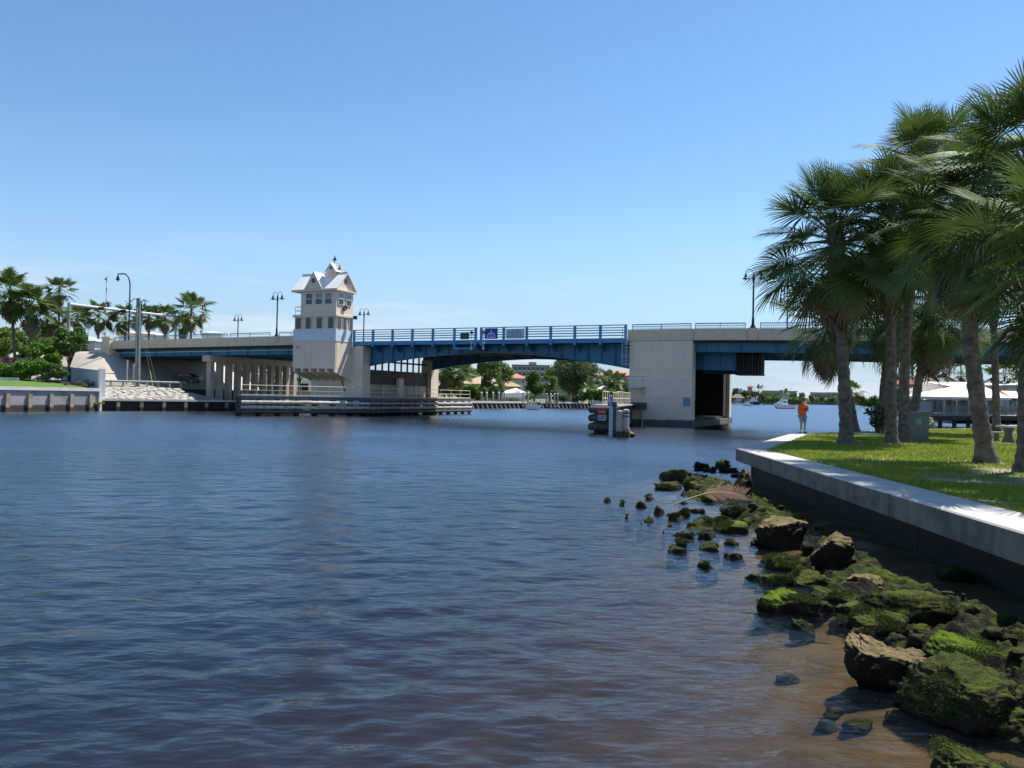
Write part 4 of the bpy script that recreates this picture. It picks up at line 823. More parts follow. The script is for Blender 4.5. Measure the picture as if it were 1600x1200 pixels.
# utility pole, signal mast, arc lamp, gates, posts
p = at_y(213, 593, 97); t = thing('utility_pole', 'thick grey green utility pole with crossarms standing before the bridge', 'utility pole', (p.x, p.y, 2.6))
MB().tube([(.15, 0, 0), (0, 0, 10.9)], [.33, .24], 10).build('pole', pmat('weathered_pole', (.20, .22, .20), (.14, .16, .15), 2, .85, .3), t, 50)
for x0, x1, z in ((-1.5, .2, 10.6), (-.2, 1.3, 10.5)): MB().tube([(x0, 0, z-.5), (x0*.4+x1*.6, 0, z+.25), (x1, 0, z)], .06, 6).build('crossarm', M_steel, t)
for x in (-1.5, -.9, .8): MB().lathe([(.03, 0), (.09, .05), (.06, .12), (.09, .2), (.03, .26)], 8, (x, 0, 10.2+.2)).build('insulator', M_steel, t)
MB().tube([(-2.2, .3, 7.2), (-.5, .1, 6.0), (-.05, 0, 5.4)], .05, 6).build('brace', M_steel, t); MB().tube([(.05, -.25, .1), (.02, -.25, 9.8)], .05, 6).build('cable_duct', M_cond, t)
for dx, dy in ((2.3, -.6), (2.7, -.3)):
    MB().tube([(0, 0, 9.2), (dx, dy, .3)], .012, 4).build('guy_wire', M_steel, t)
MB().tube([(2.3, -.6, .3), (1.85, -.48, 2.1)], .05, 6).build('guy_guard', M_yguard, t)
z0 = 14.1; a = at_y(108, 474, 112); b = at_y(275, 494, 127)
t = thing('traffic_signal', 'traffic signal with a long white mast arm between two posts over the road', 'traffic signal', (a.x, a.y, 7.4)); v = Vector((b.x-a.x, b.y-a.y, b.z-a.z))
MB().tube([(0, 0, 0), (0, 0, a.z-7.3)], .22, 8).build('post', M_steel, t, 50); MB().tube([(v.x, v.y, 0), (v.x, v.y, b.z-7.3)], .2, 8).build('post', M_steel, t, 50)
MB().tube([(0, 0, a.z-7.5), (v.x, v.y, b.z-7.5)], [.2, .17], 8).build('arm', M_cond, t, 50)
for f in (.27, .47):
    q = v*f; hd = MB().rbox((q.x, q.y-.3, a.z-7.9+v.z*f+.05), 1.15, .3, .45, .15).build('signal_head', M_black, t)
p = at_y(201, 528, 108); t = thing('arc_lamp', 'tall dark street lamp with a curved arm at the left bridge end', 'street lamp', (p.x, p.y, 7.6))
h = at_y(201, 428, 108).z-7.6; pts = [(0, 0, 0), (0, 0, 2), (0, 0, h-1.7)]+[(-1.6*(1-math.cos(x))*.55, 0, h-1.7+1.7*math.sin(x)) for x in np.linspace(.2, 1.57, 8)]+[(-1.65, 0, h-.02)]
MB().tube(pts, [.17, .11]+[.09]*(len(pts)-2), 8).build('pole', M_lamp, t, 50); MB().lathe([(.04, h-.05), (.1, h-.3), (.16, h-.5), (.3, h-.85), (.05, h-.83)], 10, (-1.68, 0, 0)).build('shade', M_lamp, t, 40); MB().lathe([(.02, h-.84), (.14, h-.9), (.02, h-1.1)], 8, (-1.68, 0, 0)).build('bulb', M_glassl, t, 40)
for px, py0, py1, D, lab in ((164, 535, 432, 113, 'taller raised red and white barrier gate left of the bridge end'), (316, 525, 466, 104, 'raised red and white barrier gate beside the palm farthest right')):
    a, b = at_y(px, py0, D), at_y(px-1 if px < 200 else px-1, py1, D); t = thing('barrier_gate', lab, 'barrier gate', (a.x, a.y, 7.5), 0, 'barrier gates'); H_ = b.z-7.5
    MB().box(-.35, .35, -.3, .3, 0, 1.6).build('housing', M_cond, t); n = 12
    for k in range(n): MB().box(-.05, .05, -.03, .03, 1.4+(H_-1.4)*k/n, 1.4+(H_-1.4)*(k+1)/n-.01).build('stripe', M_redp if k % 2 else M_swhite, t)
    for k in range(3): MB().lathe([(.02, 0), (.12, .04), (.12, .2), (.02, .24)], 8, (-.2, 0, 2.5+(H_-3)*k/2)).build('warning_lamp', M_redp, t, 40)
for px, y0, y1, lab in ((198, 597, 562, 'taller thin grey sign post behind the guardrail'), (208, 597, 568, 'shorter thin grey sign post next to the utility pole')):
    a, b = at_y(px, y0, 99), at_y(px, y1, 99); t = thing('sign_post', lab, 'post', (a.x, a.y, 2.7)); MB().box(-.09, .09, -.04, .04, 0, b.z-2.7).build('post', M_timber, t)
p = at_y(140, 535, 121); t = thing('kiosk', 'small white roadside kiosk with pale green awning left of the bridge end', 'kiosk', (p.x, p.y, 7.2)); w = 1.3
MB().box(-w, w, -1, 1, 0, 2.2).build('wall', M_white, t); MB().hip(-w-.5, w+.5, -1.5, 1.5, 2.2, 3.0, th=.1).build('awning', pmat('pale_green_roof', (.5, .62, .56), (.45, .56, .5), 2, .6, .05), t); MB().box(-.6, .3, -1.03, -1.001, .8, 1.8).build('window', M_glass, t)
p = at_y(138, 512, 119); t = thing('road_sign', 'grey square road sign on a thin post beside the kiosk', 'sign', (p.x, p.y, 7.2)); q = at_y(138, 506, 119).z-7.2; MB().tube([(0, 0, 0), (0, 0, q)], .05, 6).build('post', M_steel, t); MB().box(-.35, .35, -.05, -.02, q-.7, q).build('panel', M_steel, t)

# the dark car under the left approach
def car(name, label, loc, rz, paint, L_=4.6, W_=1.8):
    t = thing(name, label, 'car', loc, rz)
    side = [(-L_/2, .35), (-L_/2+.05, .75), (-L_/2+.2, .9), (-1.0, .98), (-.35, 1.42), (.9, 1.45), (1.75, 1.0), (L_/2-.05, .92), (L_/2, .6), (L_/2-.05, .35)]
    m = MB(); n = len(side); V_ = []
    for y, sc in ((-W_/2, .0), (-W_/2+.12, 1), (W_/2-.12, 1), (W_/2, .0)): V_ += [(x*(.97 if sc == 0 else 1), y, z if sc or z < .95 else .95) for x, z in side]
    F_ = [(r*n+k, r*n+(k+1) % n, (r+1)*n+(k+1) % n, (r+1)*n+k) for r in range(3) for k in range(n)]+[tuple(range(n-1, -1, -1)), tuple(range(3*n, 4*n))]
    m.add(V_, F_); m.build('body', paint, t, 30)
    for y in (-W_/2+.1, W_/2-.1): MB().ext([(-.85, .98), (-.32, 1.36), (.85, 1.39), (1.5, 1.0)], 'y', y-.14, y+.14).build('side_window', M_glass, t)
    for x in (-1.4, 1.4):
        for y in (-W_/2, W_/2):
            w_ = MB().tube([(x, y-.1, .33), (x, y+.1, .33)], .33, 14).build('wheel', M_black, t, 40); MB().tube([(x, y-.11, .33), (x, y+.11, .33)], .18, 10).build('rim', M_steel, w_, 40)
    for y in (-.6, .6): MB().box(-L_/2-.01, -L_/2+.1, y-.2, y+.2, .62, .76).build('headlight', M_swhite, t); MB().box(L_/2-.1, L_/2+.01, y-.2, y+.2, .68, .82).build('tail_light', M_redp, t)
    return t
p = at_y(289, 596, 113); car('parked_car', 'black car parked in the shade under the left approach', (p.x, p.y, 3.34), -.05, M_car)

# ------------------------------------------------------------------ vegetation builders
def leaf_cloud(blobs, n, size, rg, shell=.55, squash=1):
    B = np.array(blobs, float); vol = B[:, 3]**2; idx = rg.choice(len(B), n, p=vol/vol.sum()); u = rg.normal(size=(n, 3)); u /= np.linalg.norm(u, axis=1)[:, None]
    rad = (shell+(1-shell)*rg.random(n))*B[idx, 3]; P = B[idx, :3]+u*rad[:, None]*np.array([1, 1, .8])
    a = rg.normal(size=(n, 3))+u*.4; a /= np.linalg.norm(a, axis=1)[:, None]; b = np.cross(a, rg.normal(size=(n, 3))); b /= np.linalg.norm(b, axis=1)[:, None]
    s = size*(.6+.8*rg.random(n))[:, None]; w = s*.42
    V = np.stack([P-a*s*.5, P+b*w*.5, P+a*s*.5, P-b*w*.5], 1).reshape(-1, 3); return V, np.arange(4*n).reshape(n, 4)
SEED = [0]
def tree(name, label, base, h, rx, mat, n=3500, leaf=.45, trunk_r=.25, crown_frac=.7, lean=(0, 0), nb=16, group=None, cat='tree', shell=.5, bark=None):
    SEED[0] += 1; rg = np.random.default_rng(SEED[0]*13); t = thing(name, label, cat, base, 0, group)
    ch = h*crown_frac; cz = h-ch/2; bl = []
    for k in range(nb):
        u = rg.normal(size=3); u /= np.linalg.norm(u); r = rg.random()**.4*.72
        bl.append((lean[0]+u[0]*r*rx, lean[1]+u[1]*r*rx, cz+u[2]*r*ch/2, rx*rg.uniform(.28, .46)))
    top = Vector((lean[0]*.8, lean[1]*.8, cz)); m = MB().tube([(0, 0, -.3), (lean[0]*.3+rg.normal()*.1, lean[1]*.3, (h-ch)*.6), tuple(top)], [trunk_r, trunk_r*.75, trunk_r*.4], 8)
    tr = m.build('trunk', bark or M_bark, t, 60)
    m = MB()
    for x, y, z, r in bl[:9]:
        s0 = Vector((lean[0]*.4, lean[1]*.4, (h-ch)*.8)); m.tube([s0, (s0+Vector((x, y, z)))/2+Vector((rg.normal()*.2, 0, -.2)), (x, y, z)], [trunk_r*.5, trunk_r*.3, trunk_r*.12], 5)
    m.build('limbs', bark or M_bark, t, 60)
    V, F = leaf_cloud(bl, n, leaf, rg, shell); link('crown', np_mesh('crown', V, F, mat), t); return t
def bush(name, label, base, rx, h, mat, n=1200, leaf=.25, group=None, cat='bush'):
    SEED[0] += 1; rg = np.random.default_rng(SEED[0]*17); t = thing(name, label, cat, base, 0, group)
    bl = [(rg.uniform(-.7, .7)*rx, rg.uniform(-.5, .5)*rx, rg.uniform(.3, .75)*h, min(rx, h)*rg.uniform(.3, .5)) for k in range(9)]
    m = MB()
    for x, y, z, r in bl[:5]: m.tube([(x*.2, y*.2, -.2), (x, y, z)], [.06, .02], 5)
    m.build('stems', M_bark, t); V, F = leaf_cloud(bl, n, leaf, rg, .35); link('foliage', np_mesh('foliage', V, F, mat), t); return t
def frond_mesh(seed, nseg, pl, L0, droop, w, detail=True, dead=False):
    rg = random.Random(seed); m = MB()
    m.tube([(0, 0, 0), (pl*.5, 0, .03), (pl, 0, 0)], [.028, .018, .014], 4, cap=False) if detail else m.add([(0, -.04, 0), (0, .04, 0), (pl, .02, 0), (pl, -.02, 0)], [(0, 1, 2, 3)])
    for i in range(nseg):
        a = R(-128+256*i/(nseg-1)); f = 1-abs(a)/R(128); cl = .42*L0*f                      # how far along the costa this segment leaves it
        ox, oz = pl+cl, -.42*cl*cl/L0*droop*2
        da = a*(.72+.1*rg.random()); Ls = L0*(.62+.25*math.cos(a*.5))*rg.uniform(.88, 1.05); dirx, diry = math.cos(da), math.sin(da)
        rise = .14*abs(math.sin(da)); vs = []; st = (0, .4, .75, 1.0) if detail else (0, .55, 1.0)
        hw = (.012, .026, .018, .001) if detail else (.03, .06, .004); tipd = droop*rg.uniform(.5, 1.3)
        for u, h in zip(st, hw):
            l = u*Ls; x = ox+dirx*l; y = diry*l; z = oz+rise*l*(1-u*.6)-.42*cl/L0*dirx*l*droop-tipd*.55*Ls*max(0, u-.25)**2.2
            px, py = -diry, dirx; hh = h*w
            if detail: vs += [(x-px*hh, y-py*hh, z), (x, y, z+hh*.55), (x+px*hh, y+py*hh, z)]
            else: vs += [(x-px*hh, y-py*hh, z), (x+px*hh, y+py*hh, z)]
        k = 3 if detail else 2; fs = []
        for s_ in range(len(st)-1):
            for c in range(k-1): a_ = s_*k+c; fs.append((a_, a_+1, a_+k+1, a_+k))
        m.add(vs, fs)
    return m
FR = [frond_mesh(i, 36, .8+.12*(i % 3), 1.0, .25+.3*(i % 4), .74).mesh('frond', M_frond, 80) for i in range(7)]
FRY = [frond_mesh(30+i, 34, .9, .95, 1.0, .75).mesh('frond', M_frondy, 80) for i in range(2)]
FRD = [frond_mesh(50+i, 26, .85, .8, 1.9, 1.2).mesh('dead_frond', M_dead, 80) for i in range(3)]
LF = [frond_mesh(70+i, 17, 1.1, 1.0, .5+.3*i, 1.15, False).mesh('frond', M_frond) for i in range(4)]
LFD = [frond_mesh(90+i, 13, .9, .9, 1.6, 1.3, False).mesh('dead_frond', M_dead) for i in range(2)]
LFL = [frond_mesh(95+i, 17, 1.1, 1.0, .5+.3*i, 1.15, False).mesh('frond', pmat('palm_frond_light', (.10, .14, .035), (.07, .11, .028), 1.5, .45, 0, translucent=.25, rnd_amt=.25)) for i in range(3)]
def palm(name, label, base, crown, r0, r1, nf=30, nd=7, scale=1.0, seed=1, near=True, group=None, bend=0, set_=None, elmin=-42, skirt=0):
    rg = random.Random(seed); t = thing(name, label, 'palm', base, rg.uniform(0, 6), group); B = Matrix.Rotation(-t.rotation_euler.z, 3, 'Z')
    c = B @ (Vector(crown)-Vector(base)); nst = 64 if near else 7; pts = []; rad = []
    side = Vector((-c.y, c.x, 0)).normalized() if c.xy.length > .1 else Vector((1, 0, 0))
    for k in range(nst+1):
        f = k/nst; p = Vector((c.x*f**1.3, c.y*f**1.3, c.z*f-(.25 if k == 0 else 0)))+Vector((c.x, c.y, 0)).normalized()*bend*math.sin(math.pi*f) if c.xy.length > .05 else Vector((0, 0, c.z*f-(.25 if k == 0 else 0)))
        rr = r0+(r1-r0)*f; rr *= 1+.45*max(0, .06-f)/.06; rr *= 1+(.05*math.sin(k*2.4)+rg.uniform(-.07, .07) if near else 0); pts.append(p); rad.append(rr)
    m = MB().tube(pts, rad, 14 if near else 7)
    tr = m.build('trunk', M_trunk, t, 80)
    if near:
        m = MB()
        for k in range(130):
            f = .52+.48*k/130; p = Vector((c.x*f**1.3, c.y*f**1.3, c.z*f)); a = k*2.4; d = Vector((math.cos(a), math.sin(a), 0)); s_ = d.cross(Vector((0, 0, 1)))
            q = p+d*r1*.8; m.hexa([q-s_*.07, q+s_*.07, q+s_*.05+d*.06, q-s_*.05+d*.06], [q-s_*.03+d*.2+Vector((0, 0, .38)), q+s_*.03+d*.2+Vector((0, 0, .38)), q+s_*.03+d*.24+Vector((0, 0, .36)), q-s_*.03+d*.24+Vector((0, 0, .36))])
        m.build('leaf_bases', M_trunk, t)
    gs = set_ or (FR if near else LF)
    for i in range(nf+nd):
        dead = i >= nf; f = i/nf if not dead else (i-nf)/max(1, nd)
        az = i*2.39996+rg.uniform(-.25, .25); el = R(84-(84-elmin)*f**.9+rg.uniform(-10, 10)) if not dead else R(rg.uniform(-86, -58))
        me = rg.choice((FRD if near else LFD) if dead else (FRY if near and f > .72 and rg.random() < .35 else gs)); o = link(me.name.split('.')[0], me, t)
        s_ = scale*rg.uniform(.78, 1.15)*(.75+.35*min(1, f*3) if not dead else .9)
        M3 = Matrix.Rotation(az, 3, 'Z') @ Matrix.Rotation(-el, 3, 'Y') @ Matrix.Rotation(rg.uniform(-.6, .6), 3, 'X')
        o.rotation_euler = M3.to_euler(); o.scale = (s_,)*3; o.location = c+Vector((math.cos(az)*r1*.7, math.sin(az)*r1*.7, ((.15-1.0*f*scale if near else -.3*f) if not dead else -.45-.5*rg.random()-(.7 if near else 0)-skirt*f)))
    return t

# ------------------------------------------------------------------ palms of the park
def ppalm(label, bx, by, D, cx_, cy_, r0, seed, nf=30, nd=8, sc=1.0, dD=0, bend=0, elmin=-66, skirt=0):
    b = at_y(bx, by, D); b.z = min(max(b.z, .98), 1.25) if D > 40 else 1.0
    c = at_y(cx_, cy_, D+dD); return palm('cabbage_palm', label, b, c, r0, r0*.68, nf, nd, sc, seed, True, 'palms in the riverside park', bend, None, elmin, skirt)
ppalm('thick trunked palm nearest the man in orange, leftmost large crown', 1322, 693, 30.55, 1304, 356, .25, 1, nf=66, sc=1.42, nd=10)
ppalm('straight grey palm just right of the leafy shrub', 1393, 693, 31.3, 1388, 330, .215, 2, nf=62, sc=1.36, nd=10)
ppalm('tall palm leaning right behind the grey green box', 1412, 690, 33.2, 1450, 250, .215, 3, nf=60, sc=1.36, nd=10, bend=-.2)
ppalm('short shaggy palm under the leaning palm behind the box', 1424, 684, 36, 1462, 455, .20, 4, nf=54, nd=22, sc=1.3, skirt=.5)
ppalm('stout dark palm leaning left before the picnic table', 1541, 722, 22.1, 1512, 312, .235, 5, nf=60, sc=1.1, nd=12, bend=.25)
ppalm('slender straight palm behind the stout dark palm', 1557, 672, 44, 1546, 372, .20, 6, nf=54, sc=1.5)
ppalm('tall palm at the right frame edge with the highest crown', 1603, 738, 19.3, 1614, 232, .22, 7, nf=58, sc=1.1)
ppalm('nearest palm whose big fronds reach in from the right edge', 1690, 790, 15.5, 1668, 372, .22, 8, nf=54, sc=1.08)
ppalm('thin palm behind the leafy shrub by the water', 1376, 674, 45, 1400, 440, .24, 9, nf=54, nd=18, sc=1.7, skirt=.3)
ppalm('low palm with a brown skirt half behind the thick trunked palm', 1336, 676, 44, 1290, 492, .22, 10, nf=44, nd=18, sc=1.2, skirt=.4)
# ------------------------------------------------------------------ left bank planting
def lpalm(label, cx_, cy_, D, base_z, sc, seed, nf=38, nd=10, name='fan_palm', bx=None, set_=None, r=.2, skirt=.9):
    c = at_y(cx_, cy_, D); b = at_y(bx if bx is not None else cx_-1, 560, D); b.z = base_z
    return palm(name, label, b, c, r, r*.8, nf, nd, sc*1.1, seed, False, 'palms along the left bank', 0, set_, -50, skirt*.5)
lpalm('tall lone palm with browning fronds left of the signal mast', 93, 452, 125, 2.5, 1.0, 21, set_=LFL, bx=91)
lpalm('big shaggy palm at the left frame edge', 16, 455, 104, 2.4, 1.45, 22, nd=14, bx=26, skirt=1.6)
lpalm('shaggy palm second from the left frame edge', 48, 476, 104, 2.4, 1.3, 23, nd=14, bx=47, skirt=1.6)
lpalm('lower yellow green palm under the tall lone palm', 74, 494, 108, 2.4, 1.2, 24, set_=LFL, bx=72)
lpalm('small palm right of the near post of the signal mast', 121, 492, 136, 4, .95, 25)
lpalm('palm with a brown skirt behind the taller barrier gate', 154, 492, 134, 4, 1.15, 26, nd=12)
lpalm('palm with a dark skirt behind the arc lamp', 196, 495, 134, 4, 1.1, 27, nd=12)
lpalm('slim palm just right of the thick utility pole', 233, 492, 138, 4, 1.0, 28)
lpalm('round headed palm left of the far post of the signal mast', 258, 495, 136, 4, 1.1, 29, nd=12, set_=LFL)
lpalm('fullest palm beside the right barrier gate', 299, 484, 128, 4, 1.35, 30, nf=34, nd=10, set_=LFL)
lpalm('small dark palm at the foot of the fullest palm', 286, 506, 132, 4, .9, 31, nd=10)
LG = 'trees on the left bank'
def ltree(label, px, ytop, ybase, D, zb_, rx_px, mat, n=6000, leaf=.4, name='broadleaf_tree', cf=.75, **k):
    b = at_y(px, ybase, D); b.z = zb_; top = at_y(px, ytop, D).z; return tree(name, label, b, top-zb_, rx_px*D/1245, mat, n, leaf, .22, cf, group=k.pop('group', LG), **k)
ltree('dark green round tree with a leaning trunk at the left bridge end', 108, 503, 572, 96, 3.0, 30, M_leafd, 7000, .42, cf=.66)
ltree('bright green tree between the shaggy palms and the dark round tree', 68, 528, 585, 97, 2.4, 26, M_leafb, 6000, .4)
ltree('olive green tree at the left frame edge beneath the shaggy palm', 4, 512, 575, 112, 2.4, 26, M_leafl, 6000, .45)
ltree('dull green tree behind the garden wall', 45, 535, 575, 112, 2.4, 26, M_leafm, 5500, .45)
ltree('dark tree in the gap between shaggy palm trunks', 28, 516, 575, 122, 2.4, 30, M_leafd, 6000, .55)
ltree('dense green tree mass behind the leftmost shaggy palm trunk', 14, 500, 575, 118, 2.6, 30, M_leafm, 7000, .5, cf=.85)
ltree('dense dull tree between the two shaggy palm trunks', 38, 508, 575, 120, 2.6, 28, M_leafo, 7000, .5, cf=.85)
ltree('bushy tree below the yellow green palm', 80, 515, 575, 104, 2.6, 22, M_leafl, 6000, .42, cf=.85)
for px, yt, rp_, mt, lab in ((12, 566, 22, M_leafb, 'leftmost bright green bush on the clipped lawn'), (38, 560, 20, M_leafb, 'dense green bush left of the tallest bush on the lawn'), (63, 554, 20, M_leafb, 'tallest bright green bush on the lawn before the grey wall'), (87, 566, 16, M_leafm, 'smaller bush touching the pale grey retaining wall')):
    b = at_y(px, 596, 90); b.z = 2.9; bush('lawn_bush', lab, b, rp_*90/1245*1.15, at_y(px, yt, 90).z-2.9, mt, 4200, .3, 'bushes along the clipped lawn')
b = at_y(14, 556, 104); b.z = 4.9; bush('flowering_bush', 'small bush with pink flowers over the garden wall', b, 1.1, 1.6, M_pink, 350, .22)
b = at_y(122, 604, 89); b.z = 2.4; bush('low_planting', 'low straggly plants before the pale grey retaining wall', b, 2.2, .8, pmat('dry_leaves', (.22, .17, .07), (.14, .14, .05), 1, .7, 0, translucent=.2), 700, .2, cat='plants')
# ------------------------------------------------------------------ houses beyond the left approach
def house(name, label, x0, x1, ywall0, yeave, yridge, D, wall, roof, depth=9, over=.6, zg=None, flat=False, wins=0, cat='house', floors=1, winmat=None, rows=None):
    a, b = at_y(x0, ywall0, D), at_y(x1, ywall0, D); zg = a.z if zg is None else zg; ze = at_y((x0+x1)/2, yeave, D).z; zr = at_y((x0+x1)/2, yridge, D).z; w = b.x-a.x
    t = thing(name, label, cat, ((a.x+b.x)/2, D, zg), -math.atan2((a.x+b.x)/2, D)*.9); MB().box(-w/2, w/2, 0, depth, 0, ze-zg).build('wall', wall, t)
    if flat: MB().box(-w/2-over, w/2+over, -over, depth+over, ze-zg+.003, zr-zg).build('roof', roof, t)
    else: MB().hip(-w/2-over, w/2+over, -over, depth+over, ze-zg+.003, zr-zg, th=.22).build('roof', roof, t)
    hfl = (ze-zg)/floors
    for f in range(floors):
        for k in range(wins):
            cx_ = -w/2+w*(k+.5)/wins; ww = w/wins*.6; z0, z1 = f*hfl+hfl*.32, f*hfl+hfl*.8
            fr_ = MB().box(cx_-ww/2-.08, cx_+ww/2+.08, -.06, -.002, z0-.08, z1+.08).build('window', M_white, t); MB().box(cx_-ww/2, cx_+ww/2, -.075, -.0605, z0, z1).build('pane', winmat or M_glass, fr_)
    return t
house('house', 'pale house with a beige roof seen above the left railing', 188, 236, 535, 523, 514, 165, M_white, pmat('beige_roof', (.45, .40, .34), (.4, .35, .3), 1, .8, .1), 10, zg=2)
house('house', 'low house with a white gabled roof behind the slim palm', 212, 258, 535, 524.5, 517, 180, M_cream, M_roofw, 10, zg=2)
house('house', 'low house with a pale green roof left of the far lamp', 318, 346, 535, 522, 516.5, 170, M_white, pmat('pale_green_roof', (.5, .62, .56), (.45, .56, .5), 2, .6, .05), 9, zg=2)
for i, (px, D, hh, lab) in enumerate(((345, 140, 5.0, 'leafy tree seen between the bent columns on the left'), (385, 146, 5.5, 'leafy tree seen between the middle bent columns'), (425, 150, 6.0, 'leafy tree seen between the bent columns next to the tower'), (468, 152, 5.5, 'leafy tree seen under the tower corbels'))):
    b = at_y(px, 600, D); b.z = 1.2; tree('park_tree', lab, b, hh+3.5, 3.6, (M_leafl, M_leafm)[i % 2], 1800, .5, .2, .6, group='trees beyond the left approach')
house('white_building', 'low white building seen between columns under the left approach', 330, 484, 604, 592, 585, 172, M_white, M_roofw, 10, zg=1.2, flat=True, wins=7, cat='building')

# ------------------------------------------------------------------ canal bank behind the span
FBG = 'trees on the canal bank'
def ft(label, px, ytop, ybase, D, rpx, mat, n=7000, leaf=.55, cf=.75, name='broadleaf_tree', tr=.3, **k):
    b = at_y(px, ybase, D); b.z = 1.2; top = at_y(px, ytop, D).z; return tree(name, label, b, top-1.2, rpx*D/1245, mat, n, leaf, tr, cf, group=FBG, **k)
ft('huge spreading oak with a thick trunk beyond the bridge span', 899, 553, 624, 205, 44, M_leafo, 16000, .62, .78, 'oak_tree', 1.0, nb=26)
ft('round dark green tree behind the small white boat', 834, 575, 622, 188, 20, M_leafd, 9000, .5, .9, nb=20)
ft('lighter green tree between the round dark tree and the oak', 859, 579, 622, 192, 13, M_leafl, 2800, .5, .8)
ft('wide airy tree left of the flagpole', 781, 562, 622, 186, 25, M_leafm, 4500, .55, .62, nb=18, shell=.3)
ft('tall leaning tree reaching up behind the bascule girder', 744, 548, 622, 180, 22, M_leafm, 3600, .6, .7, lean=(3, 0), tr=.55)
ft('small grey green tree left of the covered boat', 762, 592, 622, 178, 13, M_leafo, 2000, .4, .75)
ft('leafy tree behind the palm clump beyond the left pier', 702, 572, 622, 196, 24, M_leafl, 6500, .5, .85)
ft('broad green tree behind the tan house', 735, 566, 622, 236, 30, M_leafm, 6500, .6, .85)
ft('rounded tree left of the orange gabled house', 800, 584, 622, 250, 18, M_leafb, 5000, .6, .85)
ft('broad tree far behind the pale blue building', 868, 572, 622, 260, 26, M_leafm, 6000, .6, .85)
ft('green tree before the peach building', 940, 586, 624, 240, 22, M_leafm, 6000, .55, .85)
ft('green tree on the bank right of the oak', 958, 590, 624, 205, 18, M_leafl, 2600, .5, .8)
ft('leafy tree at the foot of the pier beyond the span', 974, 588, 624, 212, 14, M_leafb, 2400, .5, .85)
for px, yt, rp_, mt, lab in ((686, 602, 14, M_leafm, 'bush just right of the left pier corner'), (733, 600, 14, M_leafb, 'bright bush below the leaning tree'), (756, 602, 12, M_leafl, 'light bush beside the small grey green tree'), (822, 612, 12, M_leafm, 'low bush between covered boat and round dark tree'), (880, 614, 12, M_leafm, 'low bush left of the oak trunk'), (908, 612, 13, M_leafd, 'dark bush right of the oak trunk'), (940, 608, 12, M_leafb, 'bright bush left of the white sloping roof'), (697, 600, 14, M_leafb, 'bright bush by the far rail of the timber fender'), (722, 602, 13, M_leafm, 'dull bush below the palm clump beyond the fender'), (746, 606, 12, M_leafd, 'dark bush on the bank left of the dock piles'), (770, 606, 10, M_leafm, 'bush beside the yellow house corner'), (868, 610, 9, M_leafd, 'low dark bush before the pale blue building'), (926, 606, 12, M_leafl, 'bush under the small palm near the dock frame'), (950, 606, 14, M_leafm, 'wide bush behind the white dock frame')):
    b = at_y(px, 622, 176); b.z = 1.2; bush('bank_bush', lab, b, rp_*176/1245*1.15, at_y(px, yt-3, 176).z-1.2, mt, 3200, .38, 'bushes on the canal bank')
def fp(label, cx_, cy_, D, sc, seed, set_=None, nd=5, bx=None, zb_=1.2, grp='palms on the canal bank', nf=20):
    c = at_y(cx_, cy_, D); b = at_y(bx or cx_, 620, D); b.z = zb_; return palm('distant_palm', label, b, c, .18, .14, nf, nd, sc, seed, False, grp, 0, set_, -40, .3)
fp('left palm of the clump just beyond the left pier', 694, 583, 172, 1.6, 41, nd=8); fp('middle palm of the clump just beyond the left pier', 706, 580, 174, 1.6, 42, nd=8); fp('right palm of the clump just beyond the left pier', 718, 582, 172, 1.5, 43, nd=8)
fp('yellowish palm before the peach building', 952, 594, 198, 1.7, 44, LFL); fp('second yellowish palm nearer the right pier', 967, 597, 196, 1.5, 45, LFL); fp('small low palm right of the oak trunk', 921, 609, 186, 1.2, 46, LFL, 2); fp('small palm over the yellow house roof', 777, 603, 176, .9, 47, None, 2)
house('yellow_house', 'pale yellow house with a tan hip roof behind the covered boat', 768, 812, 624, 605, 592, 196, M_yel, M_tant, 12, zg=1.2, wins=4)
house('tan_house', 'larger house with an orange tan roof behind the leaning tree', 716, 786, 622, 601, 587, 222, M_yel, M_tant, 14, zg=1.2, wins=5)
house('orange_house', 'house with an orange gabled roof below the apartment block', 786, 822, 615, 592, 582, 262, M_peach, M_tile, 12, zg=1.2)
t = house('blue_building', 'light blue building with a small dark window beside the oak trunk', 866, 900, 622, 605, 600, 214, M_lblue, M_lblue, 10, zg=1.2, flat=True, cat='building'); MB().box(.6, 1.4, -.06, -.002, 1.6, 2.7).build('window', M_glass, t)
house('blue_house', 'low pale blue building between the yellow house and round tree', 802, 822, 620, 597, 595, 230, M_lblue, M_lblue, 8, zg=1.2, flat=True, cat='building')
house('peach_building', 'peach building with a broad orange tiled roof beyond the right pier', 930, 1010, 620, 588, 576.5, 300, M_peach, M_tile, 20, zg=1.2, wins=8, floors=2, cat='building')
house('white_roof_house', 'low house with a white sloping roof behind the dock frame', 928, 958, 622, 612, 602, 206, M_white, M_roofw, 9, zg=1.2)
t = thing('apartment_block', 'grey apartment block with rows of dark windows under the arch', 'building', (at_y(829, 600, 420).x, 420, 1.2)); w = 57*420/1245; zt = at_y(829, 570, 420).z-1.2
MB().box(-w/2, w/2, 0, 16, 0, zt-.5).build('wall', M_grey, t); MB().box(-w/2-.5, w/2+.5, -.5, 16.5, zt-.497, zt).build('roof', pmat('dark_flat_roof', (.2, .18, .17), (.17, .15, .14), 1, .8, 0), t)
MB().box(-1, 3, 3, 8, zt+.003, zt+1.6).build('roof_plant', M_grey, t)
for f in range(5):
    for k in range(8):
        x = -w/2+.5+k*w/8; fr_ = MB().box(x, x+w/8-.7, -.1, -.002, zt-2.9-f*3.0, zt-1.3-f*3.0).build('window', M_glass, t); MB().box(x+.05, x+w/8-.8, -1.1, -.11, zt-3.3-f*3.0, zt-2.95-f*3.0).build('balcony', M_white, fr_)
